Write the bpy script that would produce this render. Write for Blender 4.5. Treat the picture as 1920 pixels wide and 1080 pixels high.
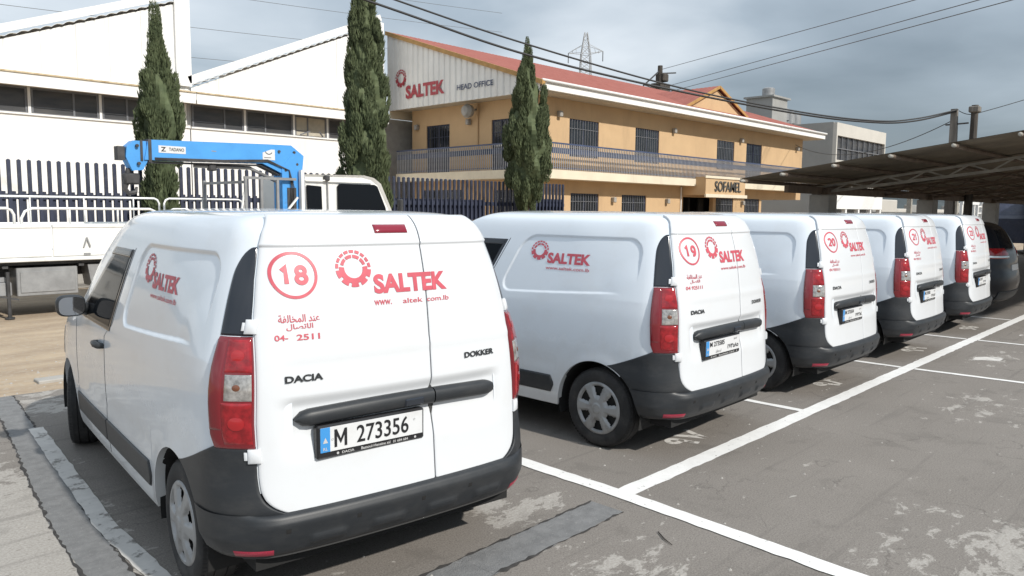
import bpy, math, random
import numpy as np
from mathutils import Vector, Matrix

for o in list(bpy.data.objects):
    bpy.data.objects.remove(o)
scene = bpy.context.scene
COL = scene.collection
R = math.radians
rng = np.random.default_rng(7)
random.seed(7)

# ------------------------------------------------------------------ camera
cam = bpy.data.cameras.new('camera')
cam.sensor_width = 36.0
cam.lens = 26.734
cam.clip_start = 0.05
cam.clip_end = 5000
cob = bpy.data.objects.new('camera', cam)
COL.objects.link(cob)
YAW, PITCH, ROLL, CAMH = 0.801138, 0.103077, 0.0090817, 1.81435
_F = Vector((math.sin(YAW)*math.cos(PITCH), math.cos(YAW)*math.cos(PITCH), -math.sin(PITCH)))
_R = _F.cross(Vector((0, 0, 1))).normalized()
_U = _R.cross(_F)
_c, _s = math.cos(ROLL), math.sin(ROLL)
_R2 = _R*_c + _U*_s
_U2 = _U*_c - _R*_s
m = Matrix((( _R2.x, _U2.x, -_F.x, 0), (_R2.y, _U2.y, -_F.y, 0), (_R2.z, _U2.z, -_F.z, CAMH), (0, 0, 0, 1)))
cob.matrix_world = m
scene.camera = cob

# ------------------------------------------------------------------ sun + sky
SUN_TO = Vector((0.04, -1.0, 0.79)).normalized()       # direction towards the sun
sl = bpy.data.lights.new('sun', 'SUN')
sl.energy = 3.7
sl.angle = R(1.3)
sl.color = (1.0, 0.955, 0.88)
so = bpy.data.objects.new('sun', sl)
so.rotation_euler = SUN_TO.to_track_quat('Z', 'Y').to_euler()
COL.objects.link(so)

world = bpy.data.worlds.new('World')
scene.world = world
world.use_nodes = True
wn = world.node_tree
wn.nodes.clear()
def wnode(t, **kw):
    n = wn.nodes.new(t)
    for k, v in kw.items():
        setattr(n, k, v)
    return n
out = wnode('ShaderNodeOutputWorld')
sky = wnode('ShaderNodeTexSky', sky_type='NISHITA', sun_disc=False)
sky.sun_elevation = math.asin(SUN_TO.z)
sky.sun_rotation = math.atan2(SUN_TO.x, SUN_TO.y)
sky.air_density = 1.2
bg1 = wnode('ShaderNodeBackground'); bg1.inputs[1].default_value = 0.10
wn.links.new(sky.outputs[0], bg1.inputs[0])
tc = wnode('ShaderNodeTexCoord')
sep = wnode('ShaderNodeSeparateXYZ'); wn.links.new(tc.outputs['Generated'], sep.inputs[0])
# cloud deck: project the view direction on a plane overhead
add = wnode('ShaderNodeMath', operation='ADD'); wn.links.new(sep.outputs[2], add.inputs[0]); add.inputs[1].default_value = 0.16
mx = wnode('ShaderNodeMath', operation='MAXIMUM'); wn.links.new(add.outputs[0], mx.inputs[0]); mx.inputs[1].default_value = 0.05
dx = wnode('ShaderNodeMath', operation='DIVIDE'); wn.links.new(sep.outputs[0], dx.inputs[0]); wn.links.new(mx.outputs[0], dx.inputs[1])
dy = wnode('ShaderNodeMath', operation='DIVIDE'); wn.links.new(sep.outputs[1], dy.inputs[0]); wn.links.new(mx.outputs[0], dy.inputs[1])
cmb = wnode('ShaderNodeCombineXYZ'); wn.links.new(dx.outputs[0], cmb.inputs[0]); wn.links.new(dy.outputs[0], cmb.inputs[1]); cmb.inputs[2].default_value = 3.1
n1 = wnode('ShaderNodeTexNoise'); n1.inputs['Scale'].default_value = 0.75; n1.inputs['Detail'].default_value = 7; n1.inputs['Roughness'].default_value = 0.47; n1.inputs['Distortion'].default_value = 0.25
mp0 = wnode('ShaderNodeMapping'); mp0.inputs['Location'].default_value = (2.3, 0.7, 0)
wn.links.new(cmb.outputs[0], mp0.inputs[0])
wn.links.new(mp0.outputs[0], n1.inputs['Vector'])
rmp = wnode('ShaderNodeValToRGB')
el = rmp.color_ramp.elements
el[0].position = 0.30; el[0].color = (0.22, 0.27, 0.32, 1)
el[1].position = 0.70; el[1].color = (0.74, 0.79, 0.84, 1)
e = el.new(0.48); e.color = (0.365, 0.43, 0.495, 1)
e = el.new(0.57); e.color = (0.53, 0.59, 0.65, 1)
# the cloud bank is heavier towards the right-hand horizon
dt = wnode('ShaderNodeVectorMath', operation='DOT_PRODUCT'); wn.links.new(tc.outputs['Generated'], dt.inputs[0]); dt.inputs[1].default_value = (0.64, -0.74, -0.22)
mr_ = wnode('ShaderNodeMapRange'); mr_.inputs[1].default_value = -0.55; mr_.inputs[2].default_value = 0.6; mr_.inputs[3].default_value = 0.10; mr_.inputs[4].default_value = -0.11
wn.links.new(dt.outputs['Value'], mr_.inputs[0])
ad2 = wnode('ShaderNodeMath', operation='ADD'); wn.links.new(n1.outputs['Fac'], ad2.inputs[0]); wn.links.new(mr_.outputs[0], ad2.inputs[1])
wn.links.new(ad2.outputs[0], rmp.inputs[0])
bg2 = wnode('ShaderNodeBackground')
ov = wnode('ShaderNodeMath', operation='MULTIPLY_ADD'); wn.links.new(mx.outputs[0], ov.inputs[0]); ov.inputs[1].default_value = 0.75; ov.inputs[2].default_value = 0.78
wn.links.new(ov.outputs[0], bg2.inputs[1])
wn.links.new(rmp.outputs[0], bg2.inputs[0])
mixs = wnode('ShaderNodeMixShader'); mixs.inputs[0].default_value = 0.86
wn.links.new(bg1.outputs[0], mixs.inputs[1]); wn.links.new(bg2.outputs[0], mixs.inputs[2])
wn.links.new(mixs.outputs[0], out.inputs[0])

scene.view_settings.view_transform = 'Standard'
scene.view_settings.look = 'None'
scene.view_settings.exposure = 0.22
scene.view_settings.gamma = 1.0
scene.view_settings.use_curve_mapping = False

# ------------------------------------------------------------------ helpers
def material(name, color, rough=0.6, metal=0.0, spec=0.5, vary=0.0, vscale=4.0, color2=None, bump=0.0, bscale=60.0,
             coat=0.0, trans=0.0, dirt=None, stretch=None, ior=None):
    mt = bpy.data.materials.new(name)
    mt.use_nodes = True
    nt = mt.node_tree
    b = nt.nodes['Principled BSDF']
    b.inputs['Base Color'].default_value = (*color, 1)
    b.inputs['Roughness'].default_value = rough
    b.inputs['Metallic'].default_value = metal
    b.inputs['Specular IOR Level'].default_value = spec
    if coat: b.inputs['Coat Weight'].default_value = coat; b.inputs['Coat Roughness'].default_value = 0.06
    if trans: b.inputs['Transmission Weight'].default_value = trans
    if ior: b.inputs['IOR'].default_value = ior
    tcn = nt.nodes.new('ShaderNodeTexCoord')
    src = tcn.outputs['Object']
    if stretch:
        mpn = nt.nodes.new('ShaderNodeMapping'); mpn.inputs['Scale'].default_value = stretch
        nt.links.new(src, mpn.inputs[0]); src = mpn.outputs[0]
    last = None
    if vary or color2:
        n = nt.nodes.new('ShaderNodeTexNoise')
        n.inputs['Scale'].default_value = vscale; n.inputs['Detail'].default_value = 6; n.inputs['Roughness'].default_value = 0.62
        nt.links.new(src, n.inputs['Vector'])
        r = nt.nodes.new('ShaderNodeValToRGB')
        c2 = color2 if color2 else tuple(max(0, c*(1-vary)) for c in color)
        c1 = color if color2 else tuple(min(1, c*(1+vary)) for c in color)
        r.color_ramp.elements[0].position = 0.36; r.color_ramp.elements[0].color = (*c2, 1)
        r.color_ramp.elements[1].position = 0.66; r.color_ramp.elements[1].color = (*c1, 1)
        nt.links.new(n.outputs['Fac'], r.inputs[0])
        last = r.outputs[0]
    if dirt:   # (colour, amount, scale, lowpos, highpos, stretch)
        n = nt.nodes.new('ShaderNodeTexNoise'); n.inputs['Scale'].default_value = dirt[2]; n.inputs['Detail'].default_value = 8; n.inputs['Roughness'].default_value = 0.7
        dsrc = tcn.outputs['Object']
        if len(dirt) > 5:
            mpn = nt.nodes.new('ShaderNodeMapping'); mpn.inputs['Scale'].default_value = dirt[5]
            nt.links.new(dsrc, mpn.inputs[0]); dsrc = mpn.outputs[0]
        nt.links.new(dsrc, n.inputs['Vector'])
        mr = nt.nodes.new('ShaderNodeMapRange'); mr.inputs[1].default_value = dirt[3]; mr.inputs[2].default_value = dirt[4]; mr.inputs[3].default_value = 0; mr.inputs[4].default_value = dirt[1]
        nt.links.new(n.outputs['Fac'], mr.inputs[0])
        mxn = nt.nodes.new('ShaderNodeMix'); mxn.data_type = 'RGBA'
        nt.links.new(mr.outputs[0], mxn.inputs[0])
        if last is not None: nt.links.new(last, mxn.inputs[6])
        else: mxn.inputs[6].default_value = (*color, 1)
        mxn.inputs[7].default_value = (*dirt[0], 1)
        last = mxn.outputs[2]
    if last is not None:
        nt.links.new(last, b.inputs['Base Color'])
    if bump:
        n = nt.nodes.new('ShaderNodeTexNoise'); n.inputs['Scale'].default_value = bscale; n.inputs['Detail'].default_value = 5
        nt.links.new(src, n.inputs['Vector'])
        bp = nt.nodes.new('ShaderNodeBump'); bp.inputs['Strength'].default_value = bump; bp.inputs['Distance'].default_value = 0.02
        nt.links.new(n.outputs['Fac'], bp.inputs['Height'])
        nt.links.new(bp.outputs[0], b.inputs['Normal'])
    return mt

class MB:
    """collects geometry, builds ONE mesh object"""
    def __init__(self): self.v = []; self.f = []
    def add(self, vs, fs):
        n = len(self.v)
        self.v.extend([tuple(map(float, p)) for p in vs])
        self.f.extend([tuple(i+n for i in f) for f in fs])
        return self
    def box(self, x0, x1, y0, y1, z0, z1):
        return self.add([(x0,y0,z0),(x1,y0,z0),(x1,y1,z0),(x0,y1,z0),(x0,y0,z1),(x1,y0,z1),(x1,y1,z1),(x0,y1,z1)],
            [(0,3,2,1),(4,5,6,7),(0,1,5,4),(1,2,6,5),(2,3,7,6),(3,0,4,7)])
    def bbox(self, x0, x1, y0, y1, z0, z1, b=0.01):
        """bevelled box: chamfered edges"""
        vs = []; X = (x0, x1); Y = (y0, y1); Z = (z0, z1)
        idx = {}
        for i in (0,1):
            for j in (0,1):
                for k in (0,1):
                    sx = 1 if i == 0 else -1; sy = 1 if j == 0 else -1; sz = 1 if k == 0 else -1
                    idx[i,j,k,'x'] = len(vs); vs.append((X[i], Y[j]+sy*b, Z[k]+sz*b))
                    idx[i,j,k,'y'] = len(vs); vs.append((X[i]+sx*b, Y[j], Z[k]+sz*b))
                    idx[i,j,k,'z'] = len(vs); vs.append((X[i]+sx*b, Y[j]+sy*b, Z[k]))
        fs = []
        for i in (0,1):
            f = [idx[i,0,0,'x'], idx[i,1,0,'x'], idx[i,1,1,'x'], idx[i,0,1,'x']]; fs.append(f[::-1] if i == 0 else f)
            f = [idx[0,i,0,'y'], idx[1,i,0,'y'], idx[1,i,1,'y'], idx[0,i,1,'y']]; fs.append(f if i == 0 else f[::-1])
            f = [idx[0,0,i,'z'], idx[1,0,i,'z'], idx[1,1,i,'z'], idx[0,1,i,'z']]; fs.append(f[::-1] if i == 0 else f)
        for j in (0,1):
            for k in (0,1):
                fs.append((idx[0,j,k,'y'], idx[1,j,k,'y'], idx[1,j,k,'z'], idx[0,j,k,'z']))
                fs.append((idx[j,0,k,'x'], idx[j,1,k,'x'], idx[j,1,k,'z'], idx[j,0,k,'z']))
                fs.append((idx[j,k,0,'x'], idx[j,k,1,'x'], idx[j,k,1,'y'], idx[j,k,0,'y']))
                for i in (0,1): pass
        for i in (0,1):
            for j in (0,1):
                for k in (0,1):
                    fs.append((idx[i,j,k,'x'], idx[i,j,k,'y'], idx[i,j,k,'z']))
        return self.add(vs, fs)
    def prism(self, poly, axis, a, b):
        """poly: list of 2-D points, extruded along axis (0,1,2) from a to b"""
        n = len(poly)
        def mk(p, q):
            if axis == 0: return (q, p[0], p[1])
            if axis == 1: return (p[0], q, p[1])
            return (p[0], p[1], q)
        vs = [mk(p, a) for p in poly] + [mk(p, b) for p in poly]
        fs = [tuple(range(n))[::-1], tuple(range(n, 2*n))]
        for i in range(n):
            j = (i+1) % n
            fs.append((i, j, n+j, n+i))
        return self.add(vs, fs)
    def tube(self, pts, r, n=8, caps=True):
        pts = [Vector(p) for p in pts]
        rr = r if isinstance(r, (list, tuple)) else [r]*len(pts)
        vs = []; fs = []
        up = None
        for i, p in enumerate(pts):
            d = (pts[min(i+1, len(pts)-1)] - pts[max(i-1, 0)]).normalized()
            if up is None:
                up = Vector((0,0,1)) if abs(d.z) < 0.9 else Vector((1,0,0))
            a = d.cross(up).normalized(); b = a.cross(d).normalized(); up = b
            for k in range(n):
                t = 2*math.pi*k/n
                vs.append(p + (a*math.cos(t) + b*math.sin(t))*rr[i])
        for i in range(len(pts)-1):
            for k in range(n):
                k2 = (k+1) % n
                fs.append((i*n+k, i*n+k2, (i+1)*n+k2, (i+1)*n+k))
        if caps:
            fs.append(tuple(range(n))[::-1]); fs.append(tuple(range((len(pts)-1)*n, len(pts)*n)))
        return self.add(vs, fs)
    def bar(self, p, q, w, h=None):
        """square bar from p to q"""
        h = h or w
        p = Vector(p); q = Vector(q); d = (q-p).normalized()
        up = Vector((0,0,1)) if abs(d.z) < 0.95 else Vector((0,1,0))
        a = d.cross(up).normalized()*w/2; b = a.cross(d).normalized()*h/2
        vs = [p-a-b, p+a-b, p+a+b, p-a+b, q-a-b, q+a-b, q+a+b, q-a+b]
        return self.add(vs, [(0,3,2,1),(4,5,6,7),(0,1,5,4),(1,2,6,5),(2,3,7,6),(3,0,4,7)])
    def lathe(self, prof, axis_pt, n=48, ax=0, closed=False):
        """prof: (offset along axis, radius)"""
        vs = []; fs = []
        for (a, r) in prof:
            for k in range(n):
                t = 2*math.pi*k/n
                c, s = r*math.cos(t), r*math.sin(t)
                p = (a, c, s) if ax == 0 else ((c, a, s) if ax == 1 else (c, s, a))
                vs.append(tuple(p[i]+axis_pt[i] for i in range(3)))
        for i in range(len(prof)-1):
            for k in range(n):
                k2 = (k+1) % n
                fs.append((i*n+k, i*n+k2, (i+1)*n+k2, (i+1)*n+k))
        return self.add(vs, fs)
    def grid(self, Pts):
        """Pts: array (nr, nc, 3)"""
        nr, nc = Pts.shape[:2]
        fs = [(i*nc+j, i*nc+j+1, (i+1)*nc+j+1, (i+1)*nc+j) for i in range(nr-1) for j in range(nc-1)]
        return self.add(Pts.reshape(-1, 3), fs)
    def build(self, name, mat, parent=None, smooth=False, fixn=True):
        me = bpy.data.meshes.new(name)
        me.from_pydata(self.v, [], self.f)
        if fixn:
            import bmesh
            bm = bmesh.new(); bm.from_mesh(me)
            bmesh.ops.recalc_face_normals(bm, faces=bm.faces)
            bm.to_mesh(me); bm.free()
        if smooth:
            me.polygons.foreach_set('use_smooth', [True]*len(me.polygons))
            if isinstance(smooth, (int, float)) and not isinstance(smooth, bool):
                me.set_sharp_from_angle(angle=R(smooth))
        me.materials.append(mat)
        me.update()
        o = bpy.data.objects.new(name, me)
        COL.objects.link(o)
        if parent is not None: o.parent = parent
        return o

def tag(o, label=None, cat=None, group=None, kind=None):
    if label: o['label'] = label
    if cat: o['category'] = cat
    if group: o['group'] = group
    if kind: o['kind'] = kind
    return o
def empty(name, loc=(0,0,0), rz=0.0, label=None, cat=None, group=None, parent=None):
    o = bpy.data.objects.new(name, None)
    o.empty_display_size = 0.3
    COL.objects.link(o); o.location = loc; o.rotation_euler = (0, 0, rz)
    if parent is not None: o.parent = parent
    return tag(o, label, cat, group)
def copy_tree(o, parent=None):
    c = o.copy(); COL.objects.link(c); c.parent = parent
    for ch in list(o.children): copy_tree(ch, c)
    return c
def instance(name, src, loc, parent, rz=0.0, scale=None):
    o = bpy.data.objects.new(name, src.data if hasattr(src, 'data') else src)
    COL.objects.link(o); o.location = loc; o.parent = parent
    if rz: o.rotation_euler = (0, 0, rz)
    if scale: o.scale = scale
    return o

_tcache = {}
def text_polys(txt, bold=0.0):
    """2-D mesh of a text normalised to its bounding box 0..1 x 0..1"""
    key = (txt, bold)
    if key in _tcache: return _tcache[key]
    cu = bpy.data.curves.new('tmp', 'FONT'); cu.body = txt; cu.size = 1.0; cu.offset = bold; cu.resolution_u = 4
    ob = bpy.data.objects.new('tmp', cu); COL.objects.link(ob)
    dg = bpy.context.evaluated_depsgraph_get()
    me = bpy.data.meshes.new_from_object(ob.evaluated_get(dg))
    vs = np.array([v.co[:2] for v in me.vertices]) if len(me.vertices) else np.zeros((0, 2))
    fs = [tuple(p.vertices) for p in me.polygons]
    bpy.data.objects.remove(ob); bpy.data.curves.remove(cu); bpy.data.meshes.remove(me)
    if len(vs):
        lo = vs.min(0); hi = vs.max(0)
        vs = (vs-lo)/np.maximum(hi-lo, 1e-6)
    _tcache[key] = (vs, fs)
    return vs, fs
def put_text(mb, txt, x0, x1, z0, z1, fn, bold=0.0, shear=0.0):
    vs, fs = text_polys(txt, bold)
    if not len(vs): return
    u = x0 + vs[:, 0]*(x1-x0) + shear*vs[:, 1]*(z1-z0); v = z0 + vs[:, 1]*(z1-z0)
    mb.add([fn(a, b) for a, b in zip(u, v)], fs)
def put_ring_seg(mb, cx, cz, r0, r1, a0, a1, fn, n=8):
    vs = []
    for i in range(n+1):
        t = R(a0 + (a1-a0)*i/n)
        vs.append(fn(cx+r0*math.cos(t), cz+r0*math.sin(t)))
        vs.append(fn(cx+r1*math.cos(t), cz+r1*math.sin(t)))
    mb.add(vs, [(2*i, 2*i+1, 2*i+3, 2*i+2) for i in range(n)])
def put_gear(mb, cx, cz, rx, rz, fn0):
    fn = lambda x, z: fn0(cx+(x)*rx, cz+z*rz)
    put_ring_seg(mb, 0, 0, 0.52, 0.80, 172, 368, fn, 28)
    for a in (198, 234, 270, 306, 342):
        put_ring_seg(mb, 0, 0, 0.78, 1.0, a-13, a+13, fn, 4)
    for a in (33, 71, 109, 147):
        put_ring_seg(mb, 0, 0, 0.56, 0.74, a-16, a+16, fn, 5)
    for k in range(9):
        a = 10+20*k
        put_ring_seg(mb, 0, 0, 0.84, 1.0, a-7.5, a+7.5, fn, 3)

def _arc(cx, cy, rx, ry, a0, a1, n=14):
    return [(cx+rx*math.cos(R(a0+(a1-a0)*i/n)), cy+ry*math.sin(R(a0+(a1-a0)*i/n))) for i in range(n+1)]
GLYPH = {'1': [[(0.12, 0.74), (0.42, 0.93), (0.42, 0.0)]],
 '0': [_arc(.5, .5, .40, .42, 0, 360, 28)],
 '8': [_arc(.5, .72, .33, .22, 0, 360, 22), _arc(.5, .27, .39, .24, 0, 360, 22)],
 '9': [_arc(.5, .66, .36, .27, 0, 360, 24), [(.86, .66)] + _arc(.46, .45, .40, .39, 10, -70, 10) + [(.28, .06)]],
 '2': [_arc(.48, .67, .36, .26, 160, -30, 14) + [(.14, .08), (.90, .08)]],
 'M': [[(.08, 0), (.08, 1)], [(.08, .97), (.5, .30), (.92, .97)], [(.92, 1), (.92, 0)]]}
def put_stroke(mb, txt, x0, x1, z0, z1, fn, w=0.17, gap=0.12):
    """bold sans digits drawn as thick strokes"""
    n = len(txt); cw = (x1-x0)/(n+gap*(n-1)); H = z1-z0; th = w*H*0.5
    for i, ch in enumerate(txt):
        ox = x0+i*cw*(1+gap)
        for si, st in enumerate(GLYPH[ch]):
            P = [Vector((ox+p[0]*cw, z0+p[1]*H)) for p in st]
            closed = (P[0]-P[-1]).length < 1e-6
            L = []; Rr = []
            for k in range(len(P)):
                a = P[k-1] if k else (P[-2] if closed else P[0]); b = P[k+1] if k+1 < len(P) else (P[1] if closed else P[-1])
                d1 = (P[k]-a); d2 = (b-P[k])
                d1 = d1.normalized() if d1.length > 1e-9 else d2.normalized(); d2 = d2.normalized() if d2.length > 1e-9 else d1
                t = (d1+d2).normalized(); nn = Vector((-t.y, t.x)); c = max(0.55, nn.dot(Vector((-d1.y, d1.x))))
                L.append(P[k]+nn*th/c); Rr.append(P[k]-nn*th/c)
            vs = []
            for a, b in zip(L, Rr):
                vs.append(fn(a.x, a.y, 0.0003*si)); vs.append(fn(b.x, b.y, 0.0003*si))
            mb.add(vs, [(2*k, 2*k+1, 2*k+3, 2*k+2) for k in range(len(P)-1)])

# ------------------------------------------------------------------ materials
M = {}
M['paint_sky_tint'] = material('van_paint_sky_tint', (0.70, 0.752, 0.81), rough=0.26, coat=0.8, spec=0.4, dirt=((0.56, 0.54, 0.51), 0.25, 2.2, 0.50, 0.78, (1, 1, 1.6)))  # white body paint, with the sky's blue shade on the sides put into its colour
def add_road_dust(mt, z0, z1, amount, col):
    nt = mt.node_tree; b = nt.nodes['Principled BSDF']; lk = b.inputs['Base Color'].links[0]; srcs = lk.from_socket
    tcn = nt.nodes.new('ShaderNodeTexCoord'); sp = nt.nodes.new('ShaderNodeSeparateXYZ'); nt.links.new(tcn.outputs['Object'], sp.inputs[0])
    n = nt.nodes.new('ShaderNodeTexNoise'); n.inputs['Scale'].default_value = 5; n.inputs['Detail'].default_value = 8; n.inputs['Roughness'].default_value = 0.7; nt.links.new(tcn.outputs['Object'], n.inputs['Vector'])
    ad = nt.nodes.new('ShaderNodeMath'); ad.operation = 'MULTIPLY_ADD'; nt.links.new(n.outputs['Fac'], ad.inputs[0]); ad.inputs[1].default_value = 0.55; nt.links.new(sp.outputs[2], ad.inputs[2])
    mr = nt.nodes.new('ShaderNodeMapRange'); mr.inputs[1].default_value = z0+0.27; mr.inputs[2].default_value = z1+0.27; mr.inputs[3].default_value = amount; mr.inputs[4].default_value = 0
    nt.links.new(ad.outputs[0], mr.inputs[0])
    mx = nt.nodes.new('ShaderNodeMix'); mx.data_type = 'RGBA'; nt.links.new(mr.outputs[0], mx.inputs[0]); nt.links.new(srcs, mx.inputs[6]); mx.inputs[7].default_value = (*col, 1)
    nt.links.new(mx.outputs[2], b.inputs['Base Color'])
    mr2 = nt.nodes.new('ShaderNodeMapRange'); mr2.inputs[1].default_value = 0; mr2.inputs[2].default_value = 1; mr2.inputs[3].default_value = b.inputs['Roughness'].default_value; mr2.inputs[4].default_value = 0.8
    nt.links.new(mr.outputs[0], mr2.inputs[0]); nt.links.new(mr2.outputs[0], b.inputs['Roughness'])
add_road_dust(M['paint_sky_tint'], 0.25, 0.85, 0.55, (0.45, 0.42, 0.38))
M['paint_door'] = material('van_door_paint', (0.645, 0.665, 0.69), rough=0.33, coat=0.5, spec=0.4, dirt=((0.55, 0.52, 0.47), 0.22, 3.0, 0.52, 0.8))
M['black_plastic'] = material('grained_black_plastic', (0.019, 0.022, 0.026), rough=0.47, bump=0.05, bscale=400, dirt=((0.075, 0.074, 0.072), 0.40, 5, 0.45, 0.8, (1, 1, 2.5)))
M['black_gloss'] = material('gloss_black_trim', (0.018, 0.022, 0.030), rough=0.14, spec=0.6)
M['rubber_gap'] = material('door_seal_rubber', (0.045, 0.045, 0.045), rough=0.8)
M['tyre'] = material('tyre_rubber', (0.022, 0.022, 0.023), rough=0.82, vary=0.3, vscale=8, dirt=((0.12, 0.11, 0.10), 0.45, 6, 0.48, 0.8))
M['hubcap'] = material('hubcap_silver', (0.34, 0.345, 0.35), rough=0.42, metal=0.35, dirt=((0.12, 0.105, 0.09), 0.6, 9, 0.48, 0.75))
M['dark'] = material('dark_underbody', (0.012, 0.012, 0.012), rough=0.9)
M['lamp_red'] = material('lamp_red', (0.27, 0.010, 0.015), rough=0.12, spec=0.5, coat=0.6, vary=0.35, vscale=22)
M['lamp_red_dark'] = material('lamp_red_dark', (0.17, 0.010, 0.016), rough=0.12, spec=0.6, coat=0.6)
M['lamp_red_bright'] = material('lamp_red_bright', (0.36, 0.014, 0.018), rough=0.12, coat=0.6)
M['lamp_clear'] = material('lamp_clear', (0.40, 0.385, 0.37), rough=0.12, metal=0.5, coat=0.8, vary=0.4, vscale=30)
M['bulb'] = material('bulb_amber', (0.16, 0.06, 0.03), rough=0.2, coat=0.5)
M['brake_red'] = material('brake_light_red', (0.22, 0.012, 0.03), rough=0.2, coat=0.5)
M['reflector'] = material('reflector_red', (0.36, 0.03, 0.06), rough=0.35, vary=0.2, vscale=200)
M['glass'] = material('tinted_glass', (0.010, 0.012, 0.015), rough=0.06, spec=0.03)
M['mirror'] = material('mirror_glass', (0.55, 0.57, 0.6), rough=0.03, metal=1.0)
M['print_red'] = material('red_vinyl', (0.52, 0.085, 0.115), rough=0.45, vary=0.10, vscale=12)
M['badge'] = material('badge_grey', (0.055, 0.058, 0.06), rough=0.3, metal=0.6)
M['plate_white'] = material('plate_white', (0.66, 0.67, 0.68), rough=0.35, dirt=((0.4, 0.38, 0.35), 0.4, 10, 0.5, 0.8))
M['plate_black'] = material('plate_black', (0.015, 0.015, 0.017), rough=0.4)
M['plate_blue'] = material('plate_blue', (0.05, 0.27, 0.62), rough=0.4)
M['plate_text'] = material('plate_frame_text', (0.5, 0.5, 0.5), rough=0.5)

# ------------------------------------------------------------------ ground
def asphalt_material():
    mt = bpy.data.materials.new('worn_asphalt'); mt.use_nodes = True
    nt = mt.node_tree; b = nt.nodes['Principled BSDF']
    b.inputs['Roughness'].default_value = 0.92; b.inputs['Specular IOR Level'].default_value = 0.25
    tcn = nt.nodes.new('ShaderNodeTexCoord'); src = tcn.outputs['Object']
    def noise(scale, detail=6, rough=0.6, dist=0.0, vec=src):
        n = nt.nodes.new('ShaderNodeTexNoise'); n.inputs['Scale'].default_value = scale; n.inputs['Detail'].default_value = detail
        n.inputs['Roughness'].default_value = rough; n.inputs['Distortion'].default_value = dist
        nt.links.new(vec, n.inputs['Vector']); return n.outputs['Fac']
    def ramp(fac, p0, p1, v0=0.0, v1=1.0):
        r = nt.nodes.new('ShaderNodeMapRange'); r.inputs[1].default_value = p0; r.inputs[2].default_value = p1; r.inputs[3].default_value = v0; r.inputs[4].default_value = v1
        nt.links.new(fac, r.inputs[0]); return r.outputs[0]
    def mixc(fac, a, bcol):
        x = nt.nodes.new('ShaderNodeMix'); x.data_type = 'RGBA'
        if isinstance(fac, float): x.inputs[0].default_value = fac
        else: nt.links.new(fac, x.inputs[0])
        for i, c in ((6, a), (7, bcol)):
            if isinstance(c, tuple): x.inputs[i].default_value = (*c, 1)
            else: nt.links.new(c, x.inputs[i])
        return x.outputs[2]
    def math2(op, a, bb):
        x = nt.nodes.new('ShaderNodeMath'); x.operation = op; x.use_clamp = True
        for i, c in ((0, a), (1, bb)):
            if isinstance(c, (int, float)): x.inputs[i].default_value = c
            else: nt.links.new(c, x.inputs[i])
        return x.outputs[0]
    def near(px, py, r0, r1, sx=1.0, sy=1.0):
        mpn = nt.nodes.new('ShaderNodeMapping'); mpn.inputs['Location'].default_value = (-px*sx, -py*sy, 0); mpn.inputs['Scale'].default_value = (sx, sy, 1)
        nt.links.new(src, mpn.inputs[0])
        l = nt.nodes.new('ShaderNodeVectorMath'); l.operation = 'LENGTH'; nt.links.new(mpn.outputs[0], l.inputs[0])
        return ramp(l.outputs['Value'], r0, r1, 1.0, 0.0)
    base = mixc(ramp(noise(1.3, 5), 0.3, 0.7), (0.180, 0.163, 0.146), (0.212, 0.193, 0.174))
    base = mixc(ramp(noise(95, 3, 0.75), 0.42, 0.72, 0.0, 0.75), base, (0.31, 0.285, 0.26))
    base = mixc(ramp(noise(120, 2, 0.6, 0.0, src), 0.56, 0.68, 0.0, 0.65), base, (0.075, 0.068, 0.062))
    base = mixc(ramp(noise(30, 3, 0.6), 0.62, 0.74, 0.0, 0.35), base, (0.10, 0.092, 0.084))
    # bleached cement skin in ragged patches
    zone = math2('MULTIPLY', near(0.45, 4.9, 0.75, 1.25, 1.0, 0.40), 1.0)
    for a in ((3.28, 3.12, 0.22, 0.42, 0.75, 1.25), (3.05, 2.15, 0.1, 0.75, 1.0, 1.6), (4.5, 0.75, 0.2, 1.0, 0.8, 1.0), (6.0, 0.3, 0.1, 0.9), (8.2, 1.7, 0.0, 0.9, 0.7, 1.5), (11.0, 2.25, 0.0, 0.7, .6, 1.6), (1.75, 7.9, 0.5, 1.0, 0.6, 1.3), (2.2, 1.4, 0.1, 1.0)):
        zone = math2('MAXIMUM', zone, near(*a))
    mps = nt.nodes.new('ShaderNodeMapping'); mps.inputs['Rotation'].default_value = (0, 0, R(-46)); mps.inputs['Scale'].default_value = (1.0, 1.7, 1)
    nt.links.new(src, mps.inputs[0])
    pat = noise(3.4, 12, 0.74, 0.3, mps.outputs[0])
    zoneL = math2('MULTIPLY', near(0.4, 4.7, 0.78, 1.2, 1.0, 0.40), 0.10)
    thr = math2('ADD', math2('MULTIPLY', zone, 0.145), zoneL)
    pat2 = math2('ADD', pat, thr)
    cem = ramp(pat2, 0.630, 0.660)
    base = mixc(math2('MULTIPLY', cem, 0.86), base, mixc(ramp(noise(70, 4, 0.75), 0.35, 0.65), (0.46, 0.435, 0.40), (0.30, 0.28, 0.255)))
    # a few scattered chips of old paint
    chips = ramp(noise(6.5, 2, 0.5, 0.2, mps.outputs[0]), 0.735, 0.755)
    base = mixc(math2('MULTIPLY', chips, 0.8), base, (0.44, 0.42, 0.39))
    # damp stains
    damp = math2('MULTIPLY', ramp(noise(2.3, 10, 0.7, 0.4), 0.55, 0.63), 0.22)
    base = mixc(damp, base, (0.085, 0.078, 0.070))
    # tyre scuffs
    mpn = nt.nodes.new('ShaderNodeMapping'); mpn.inputs['Rotation'].default_value = (0, 0, R(12)); mpn.inputs['Scale'].default_value = (0.30, 7.0, 1)
    nt.links.new(src, mpn.inputs[0])
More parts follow.
